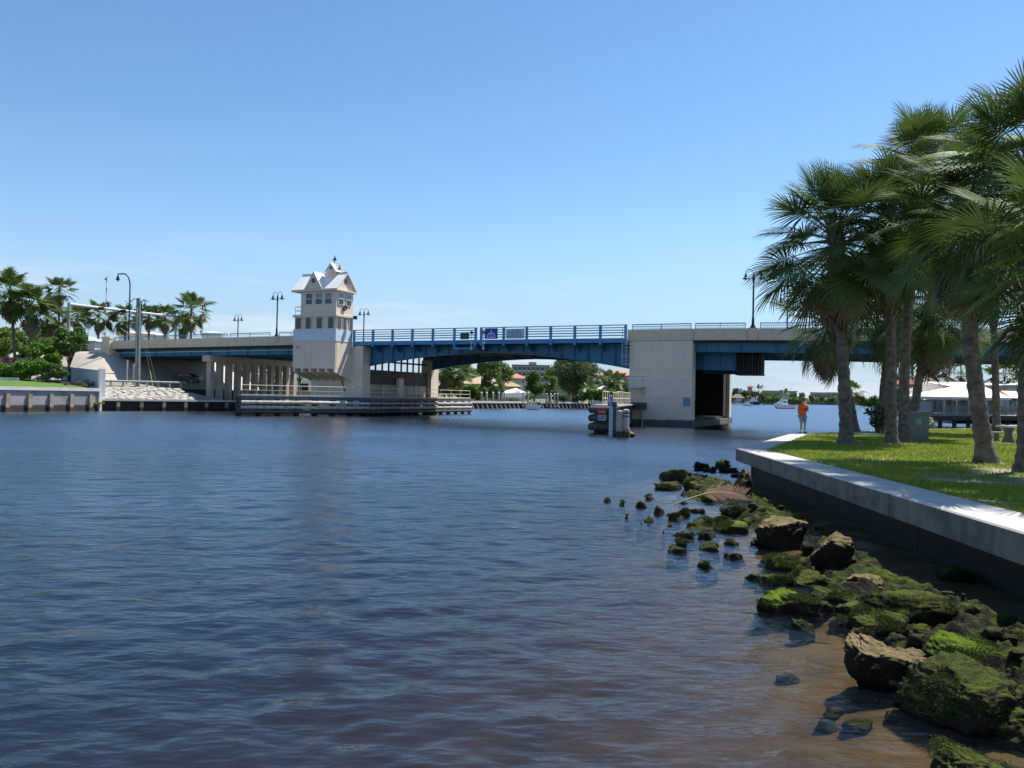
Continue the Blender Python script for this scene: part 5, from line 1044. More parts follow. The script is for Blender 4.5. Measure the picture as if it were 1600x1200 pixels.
p = at_y(793, 583, 300); t = thing('antenna_mast', 'thin dark mast left of the apartment block', 'mast', (p.x, p.y, 1.2)); MB().tube([(0, 0, 0), (0, 0, at_y(793, 571, 300).z-1.2)], .2, 6).build('mast', M_lamp, t)
# canal seawall with batter piles, docks, moorings
def canal_wall(a, b, label):
    t, Ln = line_thing('canal_wall', label, 'seawall', a, b); MB().box(0, Ln, .0, .5, -2, 1.05).build('wall', M_walllow, t); MB().box(-.1, Ln+.1, -.5, .6, 1.05, 1.35).build('cap_slab', M_capw, t)
    for k in range(int(Ln/1.7)): MB().tube([(.8+k*1.7, -.15, 1.05), (.8+k*1.7, -.9, -.5)], .11, 6).build('batter_pile', pmat('pale_timber_pile', (.42, .39, .34), (.3, .28, .24), 3, .85, .2), t)
c_ = [on_z(x, y, 0) for x, y in ((690, 638.6), (738, 638), (820, 637.8), (842, 637.6), (924, 637.4), (985, 637))]
canal_wall(c_[0], c_[2], 'long canal seawall with slanting piles left of the small boat'); canal_wall(c_[3], c_[4], 'canal seawall with slanting piles below the oak'); canal_wall(c_[4], c_[5], 'canal seawall with slanting piles behind the right fender')
def piles(px_list, label, ytop, D, r=.2, grp='mooring piles along the canal'):
    for px, lb in px_list:
        p = at_y(px, 636, D); t = thing('mooring_pile', lb, 'pile', (p.x, p.y, 0), 0, grp); h = at_y(px, ytop, D).z
        MB().lathe([(r, -2), (r, h)], 9).build('pile', M_timber, t, 40); MB().lathe([(r*1.1, h), (r*1.05, h+.1), (.04, h+.25)], 9).build('cap', M_white, t)
piles([(752, 'mooring pile farthest left by the canal'), (760, 'mooring pile second from the left by the canal'), (770, 'mooring pile left of the covered boat'), (779, 'mooring pile touching the covered boat lift'), (788, 'mooring pile under the covered boat bow'), (817, 'stout pile left of the small white boat'), (825, 'stout pile right beside the small white boat')], '', 614, 166)
piles([(854, 'pile left of three below the oak'), (860, 'middle pile of three below the oak'), (866, 'right pile of three below the oak'), (871, 'short pile right of the three below the oak')], '', 616, 172, .17)
# white covered boat on the lift
def hull(L_, B_, H_, sheer=.35, n=9, draft=.3):
    st = []; vs = []; fs = []
    for i in range(n):
        f = i/(n-1); x = -L_/2+L_*f; wd = B_/2*(1-max(0, (f-.45)/.55)**2.2); wd = max(wd, .03); zt = H_+sheer*H_*f**2; kb = -draft+(H_*.9+draft)*max(0, (f-.72)/.28)**2.2
        vs += [(x, -wd, zt), (x, -wd*.86, max(kb+.02, .25*H_+.35*kb if kb > 0 else .22*H_)), (x, 0, kb), (x, wd*.86, max(kb+.02, .25*H_+.35*kb if kb > 0 else .22*H_)), (x, wd, zt)]
    for i in range(n-1):
        for k in range(4): fs.append((i*5+k, i*5+k+1, (i+1)*5+k+1, (i+1)*5+k))
        fs.append((i*5+4, i*5, (i+1)*5, (i+1)*5+4))
    fs.append((4, 3, 2, 1, 0)); return MB().add(vs, fs)
p = at_y(804, 622, 168); t = thing('covered_boat', 'white motorboat under a canvas cover on a lift by the yellow house', 'boat', (p.x, p.y, at_y(804, 622, 168).z), R(14))
hull(5.2, 2.0, .9, .4).build('hull', M_gel, t, 40); MB().add([(-2.5, -.95, .95), (-2.5, .95, .95), (-1.2, -.98, 1.0), (-1.2, .98, 1.0), (1, -.9, 1.1), (1, .9, 1.1), (2.5, 0, 1.28), (-2.0, 0, 1.55), (.3, 0, 2.15), (1.2, 0, 1.75)], [(0, 2, 7), (2, 8, 7), (2, 4, 8), (4, 9, 8), (4, 6, 9), (1, 7, 3), (3, 7, 8), (3, 8, 5), (5, 8, 9), (5, 9, 6), (0, 7, 1)]).build('cover', M_canvas, t, 30)
t = thing('boat_lift', 'boat lift frame of posts and beams under the white covered boat', 'boat lift', (p.x, p.y, 0), R(14))
for x in (-1.9, 1.9):
    MB().box(x-.12, x+.12, -1.5, 1.5, p.z-.45, p.z-.31).build('beam', M_dtimber, t)
    for y in (-1.4, 1.4): MB().tube([(x, y, -2), (x, y, p.z+.6)], .12, 7).build('post', M_timber, t, 40)
p = at_y(835, 637, 152); t = thing('small_boat', 'small white boat with a windowed hard top by the two stout piles', 'boat', (p.x, p.y, 0), R(-12)); hull(2.7, 1.25, .75, .3).build('hull', M_gel, t, 40)
for x in (-.7, .45):
    for y in (-.42, .42): MB().tube([(x, y, .45), (x, y, 1.5)], .035, 6).build('post', M_white, t)
MB().box(-.85, .6, -.52, .52, 1.5, 1.6).build('hard_top', M_white, t); MB().box(.40, .48, -.4, .4, .55, 1.45).build('windscreen', M_glass, t); MB().box(-.3, .2, -.3, .3, .3, .95).build('console', M_white, t)
p = at_y(814, 622, 168); t = thing('flagpole', 'white flagpole on the bank beside the round dark tree', 'flagpole', (p.x, p.y, 1.2)); hp = at_y(814.5, 588, 168).z-1.2; MB().tube([(0, 0, 0), (0, 0, hp)], .05, 6).build('pole', M_white, t)
t2_ = thing('flag', 'striped flag with a blue canton hanging from the flagpole', 'flag', (p.x, p.y, 1.2))
def flagpiece(u0, u1, v0, v1, mat, name):
    m = MB(); n = 4; vs = []; fs = []
    for i in range(n+1):
        u = u0+(u1-u0)*i/n
        for v in (v0, v1): vs += [(.06+u*1.15, .12*math.sin(u*6+v), hp-.75-v*.62-u*.75)]
    vs2 = [(x, y+.015, z) for x, y, z in vs]; k = len(vs)
    for i in range(n): fs += [(i*2, i*2+1, i*2+3, i*2+2), (k+i*2, k+i*2+2, k+i*2+3, k+i*2+1)]
    m.add(vs+vs2, fs); m.build(name, mat, t2_)
for k in range(7): flagpiece(.42 if k < 4 else 0, 1, k/7, (k+1)/7, M_redp if k % 2 == 0 else M_swhite, 'stripe')
flagpiece(0, .42, 0, 4/7, M_navy, 'canton')
p = at_y(931, 636, 176); t = thing('dock_frame', 'white open dock frame with a lower shelf beside the right fender', 'dock', (p.x, p.y, 0))
for x in (-.85, .85):
    for y in (0, 1.6): MB().box(x-.12, x+.12, y-.12, y+.12, -2, 3.0).build('post', M_white, t)
MB().box(-1.05, 1.05, -.15, 1.75, 3.0, 3.2).build('roof_beam', M_white, t); MB().box(-1.0, 1.0, -.1, 1.7, 1.55, 1.7).build('shelf', M_white, t)
p = at_y(782, 632, 170); t = thing('timber_dock', 'pale timber dock on dark piles left of the covered boat', 'dock', (p.x-3.5, p.y, 0))
for k in range(12): MB().box(-4+k*.7, -4+k*.7+.67, -1, 1, 1.3, 1.42).build('plank', M_deckw, t)
for k in range(5): MB().tube([(-3.8+k*1.9, -.8, -2), (-3.8+k*1.9, -.8, 1.3)], .15, 7).build('pile', M_dtimber, t)
p = at_y(948, 633, 180); t = thing('white_skiff', 'white skiff moored behind the right fender rails', 'boat', (p.x, p.y, 0.2), R(20)); hull(5, 1.9, .9, .4).build('hull', M_gel, t, 40); MB().box(-1, .4, -.6, .6, .9, 1.7).build('cabin', M_white, t)

# ------------------------------------------------------------------ lagoon boats and the far shore
p = on_z(1224, 638.5, 0); t = thing('sportfishing_boat', 'white sportfishing boat with two tall outriggers on the open water', 'boat', (p.x, p.y, 0), R(180+28))
LB = 9.0; hull(LB, 3.0, 1.25, .55, 11).build('hull', M_gel, t, 35)
MB().ext([(-1.0, 1.3), (2.4, 1.45), (1.5, 2.2), (.8, 2.75), (-1.0, 2.75)], 'y', -1.05, 1.05).build('cabin', M_gel, t); MB().ext([(-.6, 2.0), (1.5, 2.1), (1.0, 2.5), (-.6, 2.5)], 'y', -1.07, 1.07).build('side_window', M_glass, t)
MB().box(-1.1, .7, -.9, .9, 2.753, 3.35).build('flybridge', M_gel, t)
for x in (-1.0, .5):
    for y in (-.8, .8): MB().tube([(x, y, 3.3), (x, y, 4.75)], .05, 6).build('tower_post', M_cond, t)
MB().box(-1.2, .75, -.95, .95, 4.75, 4.87).build('hard_top', M_gel, t)
for y in (-1, 1): MB().tube([(-.4, y*1.1, 2.2), (-2.3, y*1.9, 8.9)], [.07, .03], 6).build('outrigger', M_white, t)
MB().box(-4.2, -1.2, -1.2, 1.2, .9, 1.05).build('cockpit', M_deckw, t); MB().box(-LB/2-.02, LB/2*.5, -1.36, 1.36, -.1, .12).build('boot_stripe', M_navy, t)
p = on_z(1167, 634.3, 0); t = thing('motorboat', 'smaller white motorboat with a canopy left of the sportfishing boat', 'boat', (p.x, p.y, 0), R(180+25)); hull(5.6, 2.2, 1.0, .4).build('hull', M_gel, t, 40); MB().box(-.8, .8, -.7, .7, 1.0, 2.0).build('cabin', M_white, t); MB().box(-1.2, .9, -.8, .8, 2.9, 3.0).build('canopy', M_white, t)
for x in (-1, .7):
    for y in (-.7, .7): MB().tube([(x, y, 1), (x, y, 2.9)], .05, 6).build('post', M_cond, t)
p = on_z(1178, 632.6, 0); t = thing('moored_yacht', 'dark hulled yacht with a white cabin moored by the far shore', 'boat', (p.x, p.y, 0), R(10)); hull(8.5, 3, 1.7, .4).build('hull', M_navy, t, 40); MB().ext([(-3, 1.7), (2.2, 2.0), (1.2, 3.4), (-2, 3.4)], 'y', -1.1, 1.1).build('cabin', M_gel, t); MB().box(-1.5, .3, -.8, .8, 3.4, 4.6).build('flybridge', M_gel, t); MB().tube([(.3, 0, 4.6), (.9, 0, 7.4)], .1, 6).build('mast', M_white, t)
p = at_y(1152, 627, 470); t = thing('thatched_hut', 'thatched open hut on the far shore beside the right pier', 'hut', (p.x, p.y, 1.3))
MB().hip(-3.8, 3.8, -3, 3, 2.4, 5.0, th=.3).build('roof', M_thatch, t)
for x in (-3, 0, 3):
    for y in (-2.4, 2.4): MB().tube([(x, y, 0), (x, y, 2.4)], .15, 6).build('post', M_bark, t)
FS = 'trees on the far shore'
rg = random.Random(9); descr = ['rounded', 'low', 'ragged', 'spreading', 'dense', 'bushy', 'tall', 'broad']
spots = [(1148, 604, 480, 7), (1163, 607, 480, 8), (1180, 606, 500, 9), (1192, 609, 520, 8), (1207, 612, 540, 8), (1222, 612, 560, 8), (1240, 612, 560, 9), (1252, 613, 560, 7), (1268, 615, 640, 6), (1283, 616, 700, 6), (1300, 617, 700, 6), (1312, 616, 700, 6), (1345, 615, 420, 8), (1365, 616, 420, 8), (1384, 612, 380, 8)]
where = ['hard against the right pier', 'behind the thatched hut', 'under the red topped tower', 'left of the sportfishing boat', 'behind the sportfishing boat bow', 'behind the outriggers', "left of the man's cap", 'at the edge of the pinkish block', 'right of the orange shirt', 'below the grey far building', 'below the long grey block', 'left of the thick palm trunk', 'right of the thick palm trunk', 'midway between trunk and shrub', 'behind the leafy shrub']
for i, ((px, yt, D, rp_), wh) in enumerate(zip(spots, where)):
    b = at_y(px, 630, D); b.z = 1.3; top = at_y(px, yt, D).z; tree('shore_tree', f'{descr[i % 8]} far shore tree {wh}', b, top-1.3, rp_*D/1245, (M_leafm, M_leafd, M_leafo, M_leafm, M_leafl)[i % 5], 1300, 1.0, .3, .85, group=FS)
    if i in (2, 5, 10): fp(f'distant palm rising {wh}', px+5, yt+4, D-12, 2.2, 60+i, LFL, 0, zb_=1.3, grp='palms on the far shore', nf=14)
SEED[0] += 1; rgn = np.random.default_rng(77); bl = []
for px in np.arange(1140, 1400, 2.2):
    D = 520 if px < 1262 else 760; D = D if px < 1325 else 440; pp = at_y(px, 625, D); bl.append((pp.x, pp.y+8, rgn.uniform(2.0, 4.2 if px < 1262 else 5), rgn.uniform(2.2, 3.6)))
V, F = leaf_cloud(bl, 15000, 1.1, rgn, .4); o = link('shoreline_thicket', np_mesh('shoreline_thicket', V, F, M_leafm), kind='stuff'); tag(o, 'low green thicket running along the far shore', 'thicket')
house('pink_block', 'long low pinkish building on the far shore behind the outriggers', 1193, 1243, 626, 612.5, 610.5, 620, M_pinkw, M_pinkw, 20, zg=1.3, flat=True, wins=10, floors=2, cat='building')
house('pale_block', 'pale block with dark openings right of the man in orange', 1268, 1296, 627, 615, 613, 820, M_pinkw, M_pinkw, 20, zg=1.3, flat=True, wins=6, floors=2, cat='building')
house('grey_block', 'grey block on the far shore left of the thick palm trunk', 1293, 1318, 627, 615, 613, 850, M_grey, M_grey, 20, zg=1.3, flat=True, wins=5, floors=3, cat='building')
house('red_tower', 'small red topped tower above the far shore trees', 1168, 1175, 626, 605, 601, 560, M_peach, M_tile, 4, zg=1.3, cat='tower')
house('white_cottage', 'small white building above trees beside the right pier', 1146, 1158, 626, 611, 607, 500, M_white, M_white, 6, zg=1.3, flat=True, cat='house')
t, Ln = line_thing('far_seawall', 'long grey seawall along the far shore', 'seawall', far[0], far[2]); MB().box(0, Ln, -.6, .3, -1, 1.6).build('wall', M_conc, t)
t, Ln = line_thing('far_seawall', 'low dark seawall along the far shore right of the man in orange', 'seawall', far[2], far[4]); MB().box(0, Ln, -.6, .3, -1, 1.5).build('wall', M_bulk, t)

# ------------------------------------------------------------------ marina on the right
p0 = at_y(1425, 655, 66); p1 = at_y(1640, 655, 78); d = Vector((p1.x-p0.x, p1.y-p0.y)); Ln = d.length
t = thing('boardwalk', 'grey boardwalk with white pipe rails and a gate frame before the pavilion', 'boardwalk', (p0.x, p0.y, 0), math.atan2(d.y, d.x))
MB().box(0, Ln, 0, .15, 1.25, 1.62).build('edge_beam', M_dtimber, t)
for k in range(int(Ln/.6)): MB().box(k*.6, k*.6+.585, .0, 2.2, 1.62, 1.7).build('plank', M_deckw, t)
for k in range(int(Ln/2.2)): MB().tube([(k*2.2+.2, .3, -2), (k*2.2+.2, .3, 1.3)], .18, 7).build('pile', M_dtimber, t)
for k in range(17): MB().box(.2+k*.155, .33+k*.155, .02, .07, 1.72, 2.85).build('picket', pmat('grey_white_picket', (.5, .5, .52), (.42, .42, .45), 3, .8, .1), t)
for x in (2.95, 3.75, 4.35): MB().box(x, x+.16, .0, .16, 1.7, 3.0).build('gate_post', M_bulk, t)
MB().box(2.95, 4.5, .02, .14, 1.8, 1.95).build('gate_rail', M_white, t)
for z in (2.15, 2.45, 2.75, 3.05): MB().tube([(0, .05, z), (Ln, .05, z)], .03, 6).build('pipe_rail', M_steel if z < 3 else M_white, t)
for k in range(12): MB().tube([(5+k*1.1, .05, 1.7), (5+k*1.1, .05, 3.05)], .03, 6).build('rail_post', M_steel, t)
for k in range(7): MB().box(5.2, Ln, .3, .36, 1.75+k*.17, 1.87+k*.17).build('fence_board', pmat('grey_white_picket', (.5,)*3), t) if k < 5 else None
a, b = at_y(1422, 622, 92), at_y(1570, 622, 92); w = b.x-a.x; ze = a.z; t = thing('pavilion', 'open pavilion with a broad white hip roof behind the boardwalk', 'pavilion', ((a.x+b.x)/2, 92, 1.15), R(-18)); zr = at_y(1500, 597, 96).z
MB().hip(-w/2, w/2, 0, 9, ze-1.15, zr-1.15, ridge=.92, th=.25).build('roof', M_roofw, t)
for k in range(9):
    MB().box(-w/2+.3+k*(w-.6)/8-.08, -w/2+.3+k*(w-.6)/8+.08, .3, .46, 0, ze-1.15).build('post', M_white, t)
MB().box(-w/2+.6, w/2-.4, 6, 6.2, 0, ze-1.3).build('back_wall', pmat('shaded_beige_wall', (.30, .25, .19), (.22, .19, .15), 1.2, .85, .1), t)  # back wall in a plain dull beige
for k in range(4): MB().box(-w/2+1+k*2.4, -w/2+2.4+k*2.4, 5.9, 5.999, .9, 1.7).build('window', M_glass, t)
house('long_shed', 'long shed with a white metal roof behind the pavilion', 1455, 1580, 630, 603.5, 596, 130, M_cream, M_roofw, 12, zg=1.15, cat='shed', wins=6)
house('white_roof_shed', 'white roofed shed at the right edge beyond the slender palm', 1577, 1630, 630, 603.5, 596, 126, M_cream, M_roofw, 10, zg=1.15, cat='shed', wins=3)
house('red_roof_house', 'cream house with a dark red roof left of the pavilion', 1394, 1440, 640, 603, 590, 118, M_cream, M_red, 12, zg=1.15, wins=3)
p = at_y(1582, 618, 104); t = thing('awning', 'red and white striped awning at the right edge', 'awning', (p.x, p.y, 1.15)); zz = p.z-1.15
for k, x in enumerate((-2.4, 0, 2.0)): MB().hexa([(x, 0, zz-.4), (x+(2.4 if k == 0 else 2.0)-.02, 0, zz-.4), (x+2.0-.02, 2.5, zz+.55), (x, 2.5, zz+.55)], [(x, 0, zz-.32), (x+(2.4 if k == 0 else 2.0)-.02, 0, zz-.32), (x+2.0-.02, 2.5, zz+.63), (x, 2.5, zz+.63)]).build('panel', pmat('bright_red_canvas', (.55, .07, .06), (.5, .06, .05), 2, .8, .05) if k != 1 else M_canvas, t)
for x in (-2.2, 3.8): MB().tube([(x, .1, 0), (x, .1, zz-.4)], .05, 6).build('post', M_white, t)
b = at_y(1588, 628, 98); b.z = 1.15; bush('planter_bush', 'dark green planting under the striped awning', b, 2.8, 1.9, M_leafd, 900, .3)
for cx_, cy_, D, sc, lab, s_ in ((1426, 578, 150, 2.0, 'coconut palm left above the dark red roof', 81), (1451, 592, 190, 1.6, 'small coconut palm left behind the white shed roof', 82), (1502, 582, 160, 2.1, 'full coconut palm over the middle of the long shed', 83), (1570, 586, 155, 2.0, 'coconut palm right of the slender palm trunk', 84), (1592, 596, 185, 1.7, 'small coconut palm at the right frame edge', 85), (1331, 612, 330, 2.6, 'coconut palm on the far shore just right of the thick trunk', 86)):
    fp(lab, cx_, cy_, D, sc, s_, LFL if s_ != 83 else None, 3, zb_=1.15, grp='palms behind the marina')
for px, yt, D, rp_, mt, lab in ((1400, 600, 92, 16, M_leafm, 'green tree behind the leafy shrub and box'), (1535, 606, 140, 14, M_leafd, 'dark tree behind the stout palm trunk'), (1408, 618, 80, 12, M_leafd, 'dark low tree at the left end of the boardwalk')):
    b = at_y(px, 640, D); b.z = 1.1; tree('marina_tree', lab, b, at_y(px, yt, D).z-1.1, rp_*D/1245, mt, 1800, .35, .15, .85, group='trees by the marina')
b = at_y(1372, 672, 40.5); b.z = 1.0; bush('leafy_shrub', 'dark large leaved shrub between the palm trunks at the lawn edge', b, .75, 1.75, pmat('dark_shrub_leaves', (.03, .045, .018), (.045, .06, .02), 2, .4, 0, spec=.5, translucent=.15), 420, .24)
b = at_y(1445, 660, 52); b.z = 1.05; bush('pale_agave', 'pale spiky plant beside the grey green box', b, .7, .7, pmat('pale_spiky_leaves', (.3, .32, .26), (.2, .24, .16), 2, .5, 0, translucent=.1), 160, .35, cat='plant')

# ------------------------------------------------------------------ things on the park lawn
p = on_z(1434, 690, 1.0); t = thing('utility_box', 'grey green utility box standing behind the leaning palm', 'box', (p.x, p.y, 1.0), R(-18))
MB().hexa([(-.34, -.3, 0), (.34, -.3, 0), (.34, .3, 0), (-.34, .3, 0)], [(-.39, -.33, 1.18), (.39, -.33, 1.18), (.39, .33, 1.18), (-.39, .33, 1.18)]).build('body', M_box, t); MB().box(-.43, .43, -.37, .37, 1.183, 1.29).build('lid', M_box, t); MB().box(-.12, .08, -.345, -.31, .72, .98).build('label_plate', pmat('faded_plate', (.3, .36, .33), (.25, .3, .28), 3, .7, 0), t)
p = on_z(1592, 694, 1.0); t = thing('picnic_table', 'concrete picnic table on a slab at the right edge of the lawn', 'table', (p.x+.4, p.y+.6, 1.0), R(4))
MB().box(-1.25, 1.6, -.9, .9, 0, .05).build('slab', M_wallcap, t); MB().box(-.8, 1.2, -.4, .4, .68, .76).build('table_top', M_wallcap, t)
for x in (-.5, .9):
    MB().ext([(-.32, .05), (.32, .05), (.2, .2), (.12, .42), (.3, .68), (-.3, .68), (-.12, .42), (-.2, .2)], 'x', x-.08, x+.08).build('leg', M_wallface, t)
for y in (-.75, .75): MB().box(-.8, 1.2, y-.14, y+.14, .40, .46).build('seat', M_wallcap, t); [MB().box(x-.06, x+.06, y-.1, y+.1, .05, .40).build('seat_leg', M_wallface, t) for x in (-.5, .9)]
p = on_z(1360, 680, 1.0); t = thing('paving_slab', 'pale concrete slab lying on the grass before the leafy shrub', 'slab', (p.x, p.y, 1.0), R(25)); MB().box(-.8, .7, -.5, .5, -.02, .1).build('slab', M_wallcap, t)
p = on_z(1352, 676, 1.0)

# ------------------------------------------------------------------ the man in orange
def skin_mesh(name, V_, E_, Rr, mat, parent, sub=2, root=0):
    me = bpy.data.meshes.new(name); me.from_pydata(V_, E_, []); o = bpy.data.objects.new(name, me); COL.objects.link(o)
    md = o.modifiers.new('Skin', 'SKIN'); md.use_smooth_shade = True; ly = me.skin_vertices[0] if me.skin_vertices else None
    if ly is None:
        bpy.context.view_layer.objects.active = o; bpy.ops.mesh.customdata_skin_add(); ly = me.skin_vertices[0]
    for i, r in enumerate(Rr): ly.data[i].radius = (r, r) if not isinstance(r, tuple) else r; ly.data[i].use_root = (i == root)
    s_ = o.modifiers.new('Subdivision', 'SUBSURF'); s_.levels = s_.render_levels = sub
    dg = bpy.context.evaluated_depsgraph_get(); nm = bpy.data.meshes.new_from_object(o.evaluated_get(dg)); nm.materials.clear(); nm.materials.append(mat); nm.polygons.foreach_set('use_smooth', [True]*len(nm.polygons))
    bpy.data.objects.remove(o); return link(name, nm, parent)
p = on_z(1254, 677.5, 1.005); man = thing('person', 'man in an orange shirt, grey shorts and cap walking along the seawall', 'person', (p.x, p.y, 1.008), R(14))
# faces the camera (-y), left arm across the chest, right foot stepping out
J = dict(pel=(0, 0, .92), spine=(0, .0, 1.12), chest=(0, .01, 1.32), neck=(0, 0, 1.48), hd0=(0, -.02, 1.56), hd1=(0, -.025, 1.66), hd2=(0, -.01, 1.74),
         shl=(.19, 0, 1.41), ell=(.27, -.04, 1.14), wrl=(.06, -.25, 1.17), hal=(-.02, -.29, 1.19), shr=(-.19, 0, 1.41), elr=(-.25, .03, 1.13), wrr=(-.24, -.05, .90), har=(-.235, -.08, .82),
         hil=(.09, 0, .88), knl=(.11, -.03, .48), anl=(.12, .02, .09), tol=(.13, -.14, .04), hir=(-.09, 0, .88), knr=(-.13, -.08, .49), anr=(-.16, -.06, .09), tor=(-.27, -.17, .05))
K_ = list(J); ix = {k: i for i, k in enumerate(K_)}
E_ = [(ix[a], ix[b]) for a, b in (('pel', 'spine'), ('spine', 'chest'), ('chest', 'neck'), ('neck', 'hd0'), ('hd0', 'hd1'), ('hd1', 'hd2'), ('chest', 'shl'), ('shl', 'ell'), ('ell', 'wrl'), ('wrl', 'hal'), ('chest', 'shr'), ('shr', 'elr'), ('elr', 'wrr'), ('wrr', 'har'), ('pel', 'hil'), ('hil', 'knl'), ('knl', 'anl'), ('anl', 'tol'), ('pel', 'hir'), ('hir', 'knr'), ('knr', 'anr'), ('anr', 'tor'))]
rad = dict(pel=(.17, .12), spine=(.165, .12), chest=(.17, .12), neck=.058, hd0=.075, hd1=(.082, .1), hd2=.07, shl=.07, ell=.044, wrl=.030, hal=.036, shr=.07, elr=.044, wrr=.030, har=.036, hil=.09, knl=.058, anl=.038, tol=.035, hir=.09, knr=.058, anr=.038, tor=.035)
skin_mesh('body', [J[k] for k in K_], E_, [rad[k] for k in K_], M_skin, man)
def chain(name, keys, radii, mat, edges=None, pts=None, sub=2): return skin_mesh(name, [J[k] for k in keys] if pts is None else pts, edges or [(i, i+1) for i in range(len((pts or keys))-1)], radii, mat, man, sub)
lerp = lambda a, b, f: tuple(Vector(J[a]).lerp(Vector(J[b]), f))
chain('shirt', None, [(.2, .15), (.19, .145), (.19, .14), .075, .09, .075, .09, .075], M_shirt, [(0, 1), (1, 2), (2, 3), (2, 4), (4, 5), (2, 6), (6, 7)], [(0, 0, .86), J['spine'], J['chest'], (0, 0, 1.455), J['shl'], lerp('shl', 'ell', .72), J['shr'], lerp('shr', 'elr', .72)])
chain('shorts', None, [(.185, .135), .115, .1, .09, .115, .1, .09], M_short, [(0, 1), (1, 2), (2, 3), (0, 4), (4, 5), (5, 6)], [(0, 0, .91), (.095, 0, .82), lerp('hil', 'knl', .6), lerp('hil', 'knl', .88), (-.095, 0, .82), lerp('hir', 'knr', .6), lerp('hir', 'knr', .88)])
for a, b in (('knl', 'anl'), ('knr', 'anr')): chain('sock', None, [.048, .046], M_swhite, None, [lerp(a, b, .72), lerp(a, b, 1.0)], 1)
for a, b in (('anl', 'tol'), ('anr', 'tor')):
    A_, B_ = Vector(J[a]), Vector(J[b]); chain('shoe', None, [.055, .052, .042], M_black, None, [(A_.x, A_.y+.04, .055), tuple(A_.lerp(B_, .5)[:2])+(.055,), (B_.x, B_.y, .045)], 2)
cp = MB().lathe([(.112, 0), (.115, .05), (.09, .11), (.03, .135)], 14, (0, -.02, 1.70)).build('cap', M_cloth, man, 60); MB().ext([(-.09, 1.70), (.09, 1.70), (.085, 1.715), (-.085, 1.715)], 'y', -.24, -.10).build('brim', M_cloth, cp)
MB().lathe([(.06, 0), (.104, .04), (.108, .09), (.1, .13)], 12, (0, .015, 1.585)).build('hair', M_bark, man, 60)
for sx_ in (-1, 1):
    MB().lathe([(.002, -.012), (.013, 0), (.002, .012)], 8, (sx_*.034, -.118, 1.665)).build('eye', M_black, man); MB().tube([(sx_*.095, .0, 1.635), (sx_*.1, .005, 1.675)], [.012, .016], 6).build('ear', M_skin, man)
MB().ext([(-.014, 1.615), (.014, 1.615), (.006, 1.66), (-.006, 1.66)], 'y', -.148, -.105).build('nose', M_skin, man); MB().box(-.026, .026, -.123, -.11, 1.588, 1.597).build('mouth', M_redp, man)
for hk, dx, dn in (('hal', Vector((-.8, -.3, .1)), Vector((0, 0, 1))), ('har', Vector((0, -.25, -1)), Vector((0, 1, 0)))):
    o_ = Vector(J[hk]); d_ = dx.normalized(); s_ = d_.cross(Vector((0, 1, 0)) if hk == 'har' else Vector((0, 0, 1))).normalized(); cu = s_.cross(d_)
    for i, ln in enumerate((.07, .082, .078, .06)):
        b0 = o_+d_*.02+s_*((i-1.5)*.02); chain('finger', None, [.0095, .009, .008], M_skin, None, [tuple(b0), tuple(b0+d_*ln*.55), tuple(b0+d_*ln*.9+cu*.025)], 1)
    b0 = o_-s_*.03-d_*.02; chain('thumb', None, [.012, .010, .009], M_skin, None, [tuple(b0), tuple(b0+d_*.03-s_*.02), tuple(b0+d_*.06-s_*.022)], 1)
t = thing('small_parcel', 'small dark object held in front of the man in orange', 'parcel', (0, 0, 0)); t.parent = None
hp_ = man.matrix_basis @ Vector((-.05, -.32, 1.2)); t.location = hp_; MB().box(-.06, .06, -.03, .03, -.05, .06).build('case', M_lamp, t)

# ------------------------------------------------------------------ rocks
import bmesh
ICO = {}
def ico(level):
    if level not in ICO:
        b = bmesh.new(); bmesh.ops.create_icosphere(b, subdivisions=level, radius=1); ICO[level] = (np.array([v.co[:] for v in b.verts]), np.array([[v.index for v in f.verts] for f in b.faces])); b.free()
    return ICO[level]
def rock_mesh(seed, sx_, sy_, sz_, level, mat, rough=1.0, cuts=6):
    P, F = ico(level); P = P.copy(); g = np.random.default_rng(seed); P = np.sign(P)*np.abs(P)**.72; P /= (np.abs(P)**3).sum(1, keepdims=True)**(1/3)
    for k in range(cuts):
        m = g.normal(size=3); m[2] = abs(m[2])*.8 if k < cuts-2 else m[2]; m /= np.linalg.norm(m); d = P @ m-g.uniform(.52, .8); P -= np.outer(np.clip(d, 0, None)*.9, m)
    s = Vector((seed*3.1, seed*1.7, 0)); off = np.empty(len(P)); S = max(sx_, sy_, sz_)
    for i, p in enumerate(P):
        v = Vector(p)*1.0; off[i] = .30*mnoise.fractal(v*1.5+s, .9, 2.1, 4)+.20*rough*(abs(mnoise.noise(v*3.6+s))-.25)+.11*rough*(abs(mnoise.noise(v*9.0+s))-.22)+.075*rough*mnoise.fractal(v*(14*S+7)+s, .6, 2.2, 4)
    P = P*(1+off*.62)[:, None]; P *= np.array([sx_, sy_, sz_]); a = g.uniform(-.5, .5); c, s2 = math.cos(a), math.sin(a); P[:, :2] = P[:, :2] @ np.array([[c, s2], [-s2, c]])
    lo, hi = P.min(0), P.max(0); P = (P-(lo+hi)/2)*(2*np.array([sx_, sy_, sz_])/(hi-lo))
    return np_mesh('rock', P, F, mat, True)
